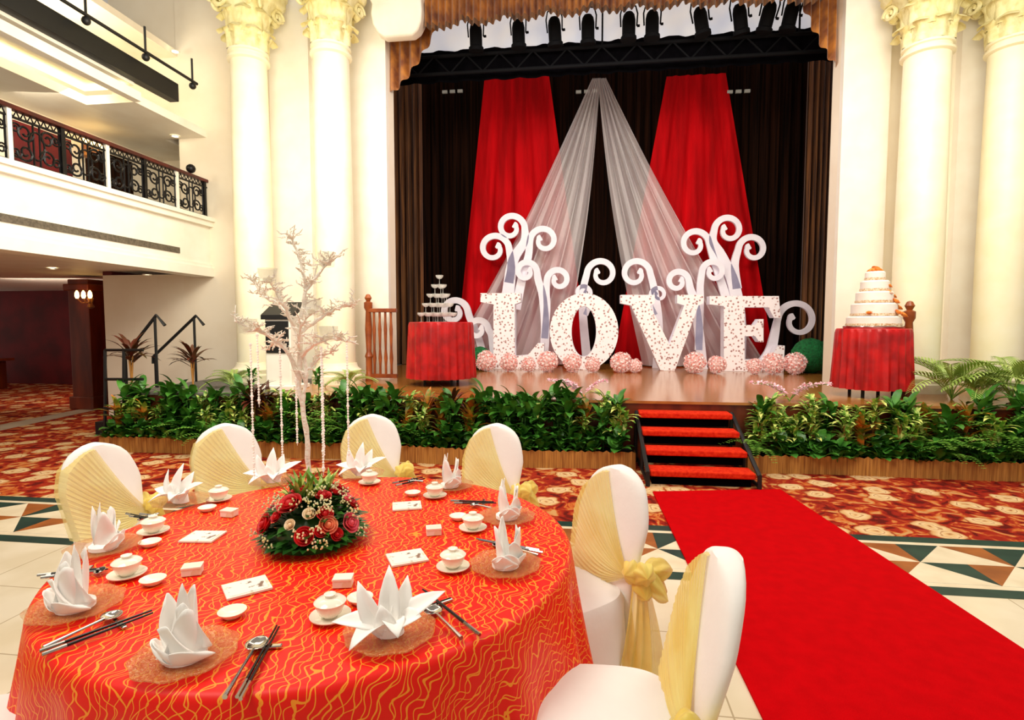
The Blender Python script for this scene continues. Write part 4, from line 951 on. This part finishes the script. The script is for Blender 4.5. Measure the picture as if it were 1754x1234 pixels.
# ---------------------------------------------------------------- branch tree
base=W(530,885,z=ZT); D_=(base-CP); sc_=950/(-(CM.inverted()@D_).z)
tb=thing('branch_tree','bare pearl-white branch tree centrepiece rising behind the flowers','centrepiece',(base.x,base.y,ZT),yaw)
def T(px,py,dy=0): return Vector(((px-530)/sc_,dy,(885-py)/sc_))
tw=MB()
def branch(pts,r0,r1,nt=6):
    P_=cr_spline(pts,5); P_=[p_+Vector((R.uniform(-1,1),R.uniform(-1,1),R.uniform(-1,1)))*.0035 for p_ in P_]; n=len(P_)
    tw.tube(P_,[(r0+(r1-r0)*i/(n-1))*R.uniform(.88,1.15) for i in range(n)],7)
    for k in range(int(nt*1.5)):
        i=R.randrange(n//4,n); p_=P_[i]; d=Vector((R.uniform(-1,1),R.uniform(-1,1),R.uniform(-.2,1.1))).normalized(); L_=R.uniform(.025,.07)
        tw.tube([p_,p_+d*L_*.5+Vector((0,0,.006)),p_+d*L_],[max(r1*.9,.0032),.0028,.0015],5)
        for m_ in range(4):
            q_=p_+d*L_*R.uniform(.2,.95)
            e_=Vector((R.uniform(-1,1),R.uniform(-1,1),R.uniform(-.2,1))).normalized(); tw.tube([q_,q_+e_*R.uniform(.010,.024)],[.0028,.0016],5)
branch([T(530,885),T(531,800),T(526,720),T(518,660),T(522,600)],.010,.011,0)
branch([T(527,740),T(524,690),T(530,640),T(524,600)],.006,.008,4)
branch([T(521,620),T(520,560,.01),T(532,500,0),T(525,455),T(510,410)],.012,.004,26)
branch([T(519,650),T(500,598,-.02),T(470,572,-.05),T(447,562,-.06),T(425,552,-.06)],.010,.0035,20)
branch([T(532,500),T(553,468,.03),T(582,440,.05)],.008,.003,14)
branch([T(520,580),T(495,545,.05),T(468,520,.08),T(443,505,.09),T(427,478,.1)],.009,.003,20)
branch([T(522,610),T(552,590,-.05),T(582,580,-.08),T(612,583,-.1)],.010,.0035,18)
branch([T(523,570),T(548,545,.06),T(575,528,.09),T(603,520,.1)],.009,.003,18)
branch([T(518,570),T(503,525,-.05),T(487,490,-.07)],.009,.003,14)
branch([T(521,600),T(530,565,-.06),T(555,540,-.1)],.009,.0035,12)
branch([T(521,640),T(495,605,.05),T(462,590,.08),T(450,600,.1)],.008,.003,12)
branch([T(523,640),T(550,612,.05),T(578,600,.06)],.008,.003,12)
tw.build('branches','branch',tb)
MB().lathe([(.07,0),(.07,.008),(.03,.014),(.012,.03)],n=24).build('base','branch',tb)
vh=None
for px,py,dy,wh in ((482,487,-.07,'upper left of the branch tree'),(562,455,.05,'upper right of the branch tree'),(557,538,-.1,'middle right of the branch tree'),(445,568,-.06,'far left of the branch tree'),(580,580,-.08,'lower right of the branch tree')):
    rp_=Matrix.Rotation(yaw,3,'Z')@T(px,py,dy)+Vector((base.x,base.y,ZT)); l='clear glass votive holder at the '+wh
    if vh is None:
        vh=thing('votive_holder',l,'candle holder',rp_,0,'votive holders'); b=MB(); b.lathe([(.012,-.012),(.03,-.008),(.034,.02),(.038,.05),(.036,.05),(.032,.02),(.01,-.004)],n=20); b.build('glass_cup',mat('votive_glass',(.85,.84,.8),None,5,rough=.02,alpha=.2,spec=1),vh); MB().lathe([(.017,-.003),(.017,.012),(.003,.013),(.001,.019)],n=12).build('candle','wax',vh)
    else: dup(vh,rp_,0,l)
for px,y0_,y1_,dy,wh in ((438,575,700,.06,'short one at the far left'),(449,590,815,-.06,'long one at the far left'),(478,590,792,.05,'third from the left'),(498,600,770,.09,'just left of the trunk'),(549,600,792,.06,'just right of the trunk'),(567,595,805,-.08,'second from the right'),(592,585,790,.06,'far right')):
    a=Matrix.Rotation(yaw,3,'Z')@T(px,y0_,dy)+Vector((base.x,base.y,ZT)); L_=(y1_-y0_)/sc_; b=MB(); n=int(L_/.0115); b.tube([(0,0,0),(0,0,-L_)],.0008,4)
    for k in range(n): b.ball((0,0,-k*.0115),.0052 if k%6 else .0075,6,4)
    tag(b.build('bead_string','crystal',loc=a),'hanging crystal bead string, %s of the branch tree'%wh,'bead string','crystal bead strings')
# ---------------------------------------------------------------- lights
def area(loc,tgt,size,e,col=(1,.9,.75),sy=None):
    l=bpy.data.lights.new('area_light','AREA'); l.energy=e; l.color=col; l.size=size
    if sy: l.shape='RECTANGLE'; l.size_y=sy
    o=bpy.data.objects.new('area_light',l); COL.objects.link(o); o.location=loc; o.rotation_euler=(Vector(tgt)-Vector(loc)).to_track_quat('-Z','Y').to_euler()
area((-2.2,.6,4.6),(-.8,2.4,.7),1.8,118,(1,.93,.83))
area((2.8,2.5,6),(1,4.5,0),2.5,95,(1,.92,.8))
area((.2,8.0,5.6),(.2,YL,1.3),4,82,(1,.94,.91),.6)
area((.3,6.6,6.6),(.3,7.6,.7),6,90,(1,.92,.82),.8)
area((-3.2,5.2,4.6),(-5.1,8.5,4.7),1.5,76,(1,.92,.72))
area((3.2,4.8,4.6),(5.2,8.5,4.7),1.5,74,(1,.93,.74))
area((-3.2,5.0,3.4),(-6.5,6.5,2.8),2,60,(1,.92,.78))
area((-7.0,6.5,4.5),(-7.2,7.5,3.3),.8,16,(1,.88,.66))
area((-7.1,6.5,5.1),(-7.1,6.8,5.9),.8,24,(1,.92,.75))  # added fill aimed up, brightens the unlit slab over the balcony
area((-3.0,4.4,4.6),(-3.0,6.3,.5),3,105,(1,.93,.8))  # added fill above the left planter, brightens the hedge
area((3.4,4.4,4.6),(3.4,6.3,.5),3,90,(1,.93,.8))  # same added hedge fill for the right planter
area((-10.5,9.5,2.3),(-11,12.5,.8),1.5,55,(1,.8,.65))
w=bpy.data.worlds.new('hall_ambient'); sc.world=w; w.use_nodes=True; w.node_tree.nodes['Background'].inputs[0].default_value=(1,.9,.77,1); w.node_tree.nodes['Background'].inputs[1].default_value=.40
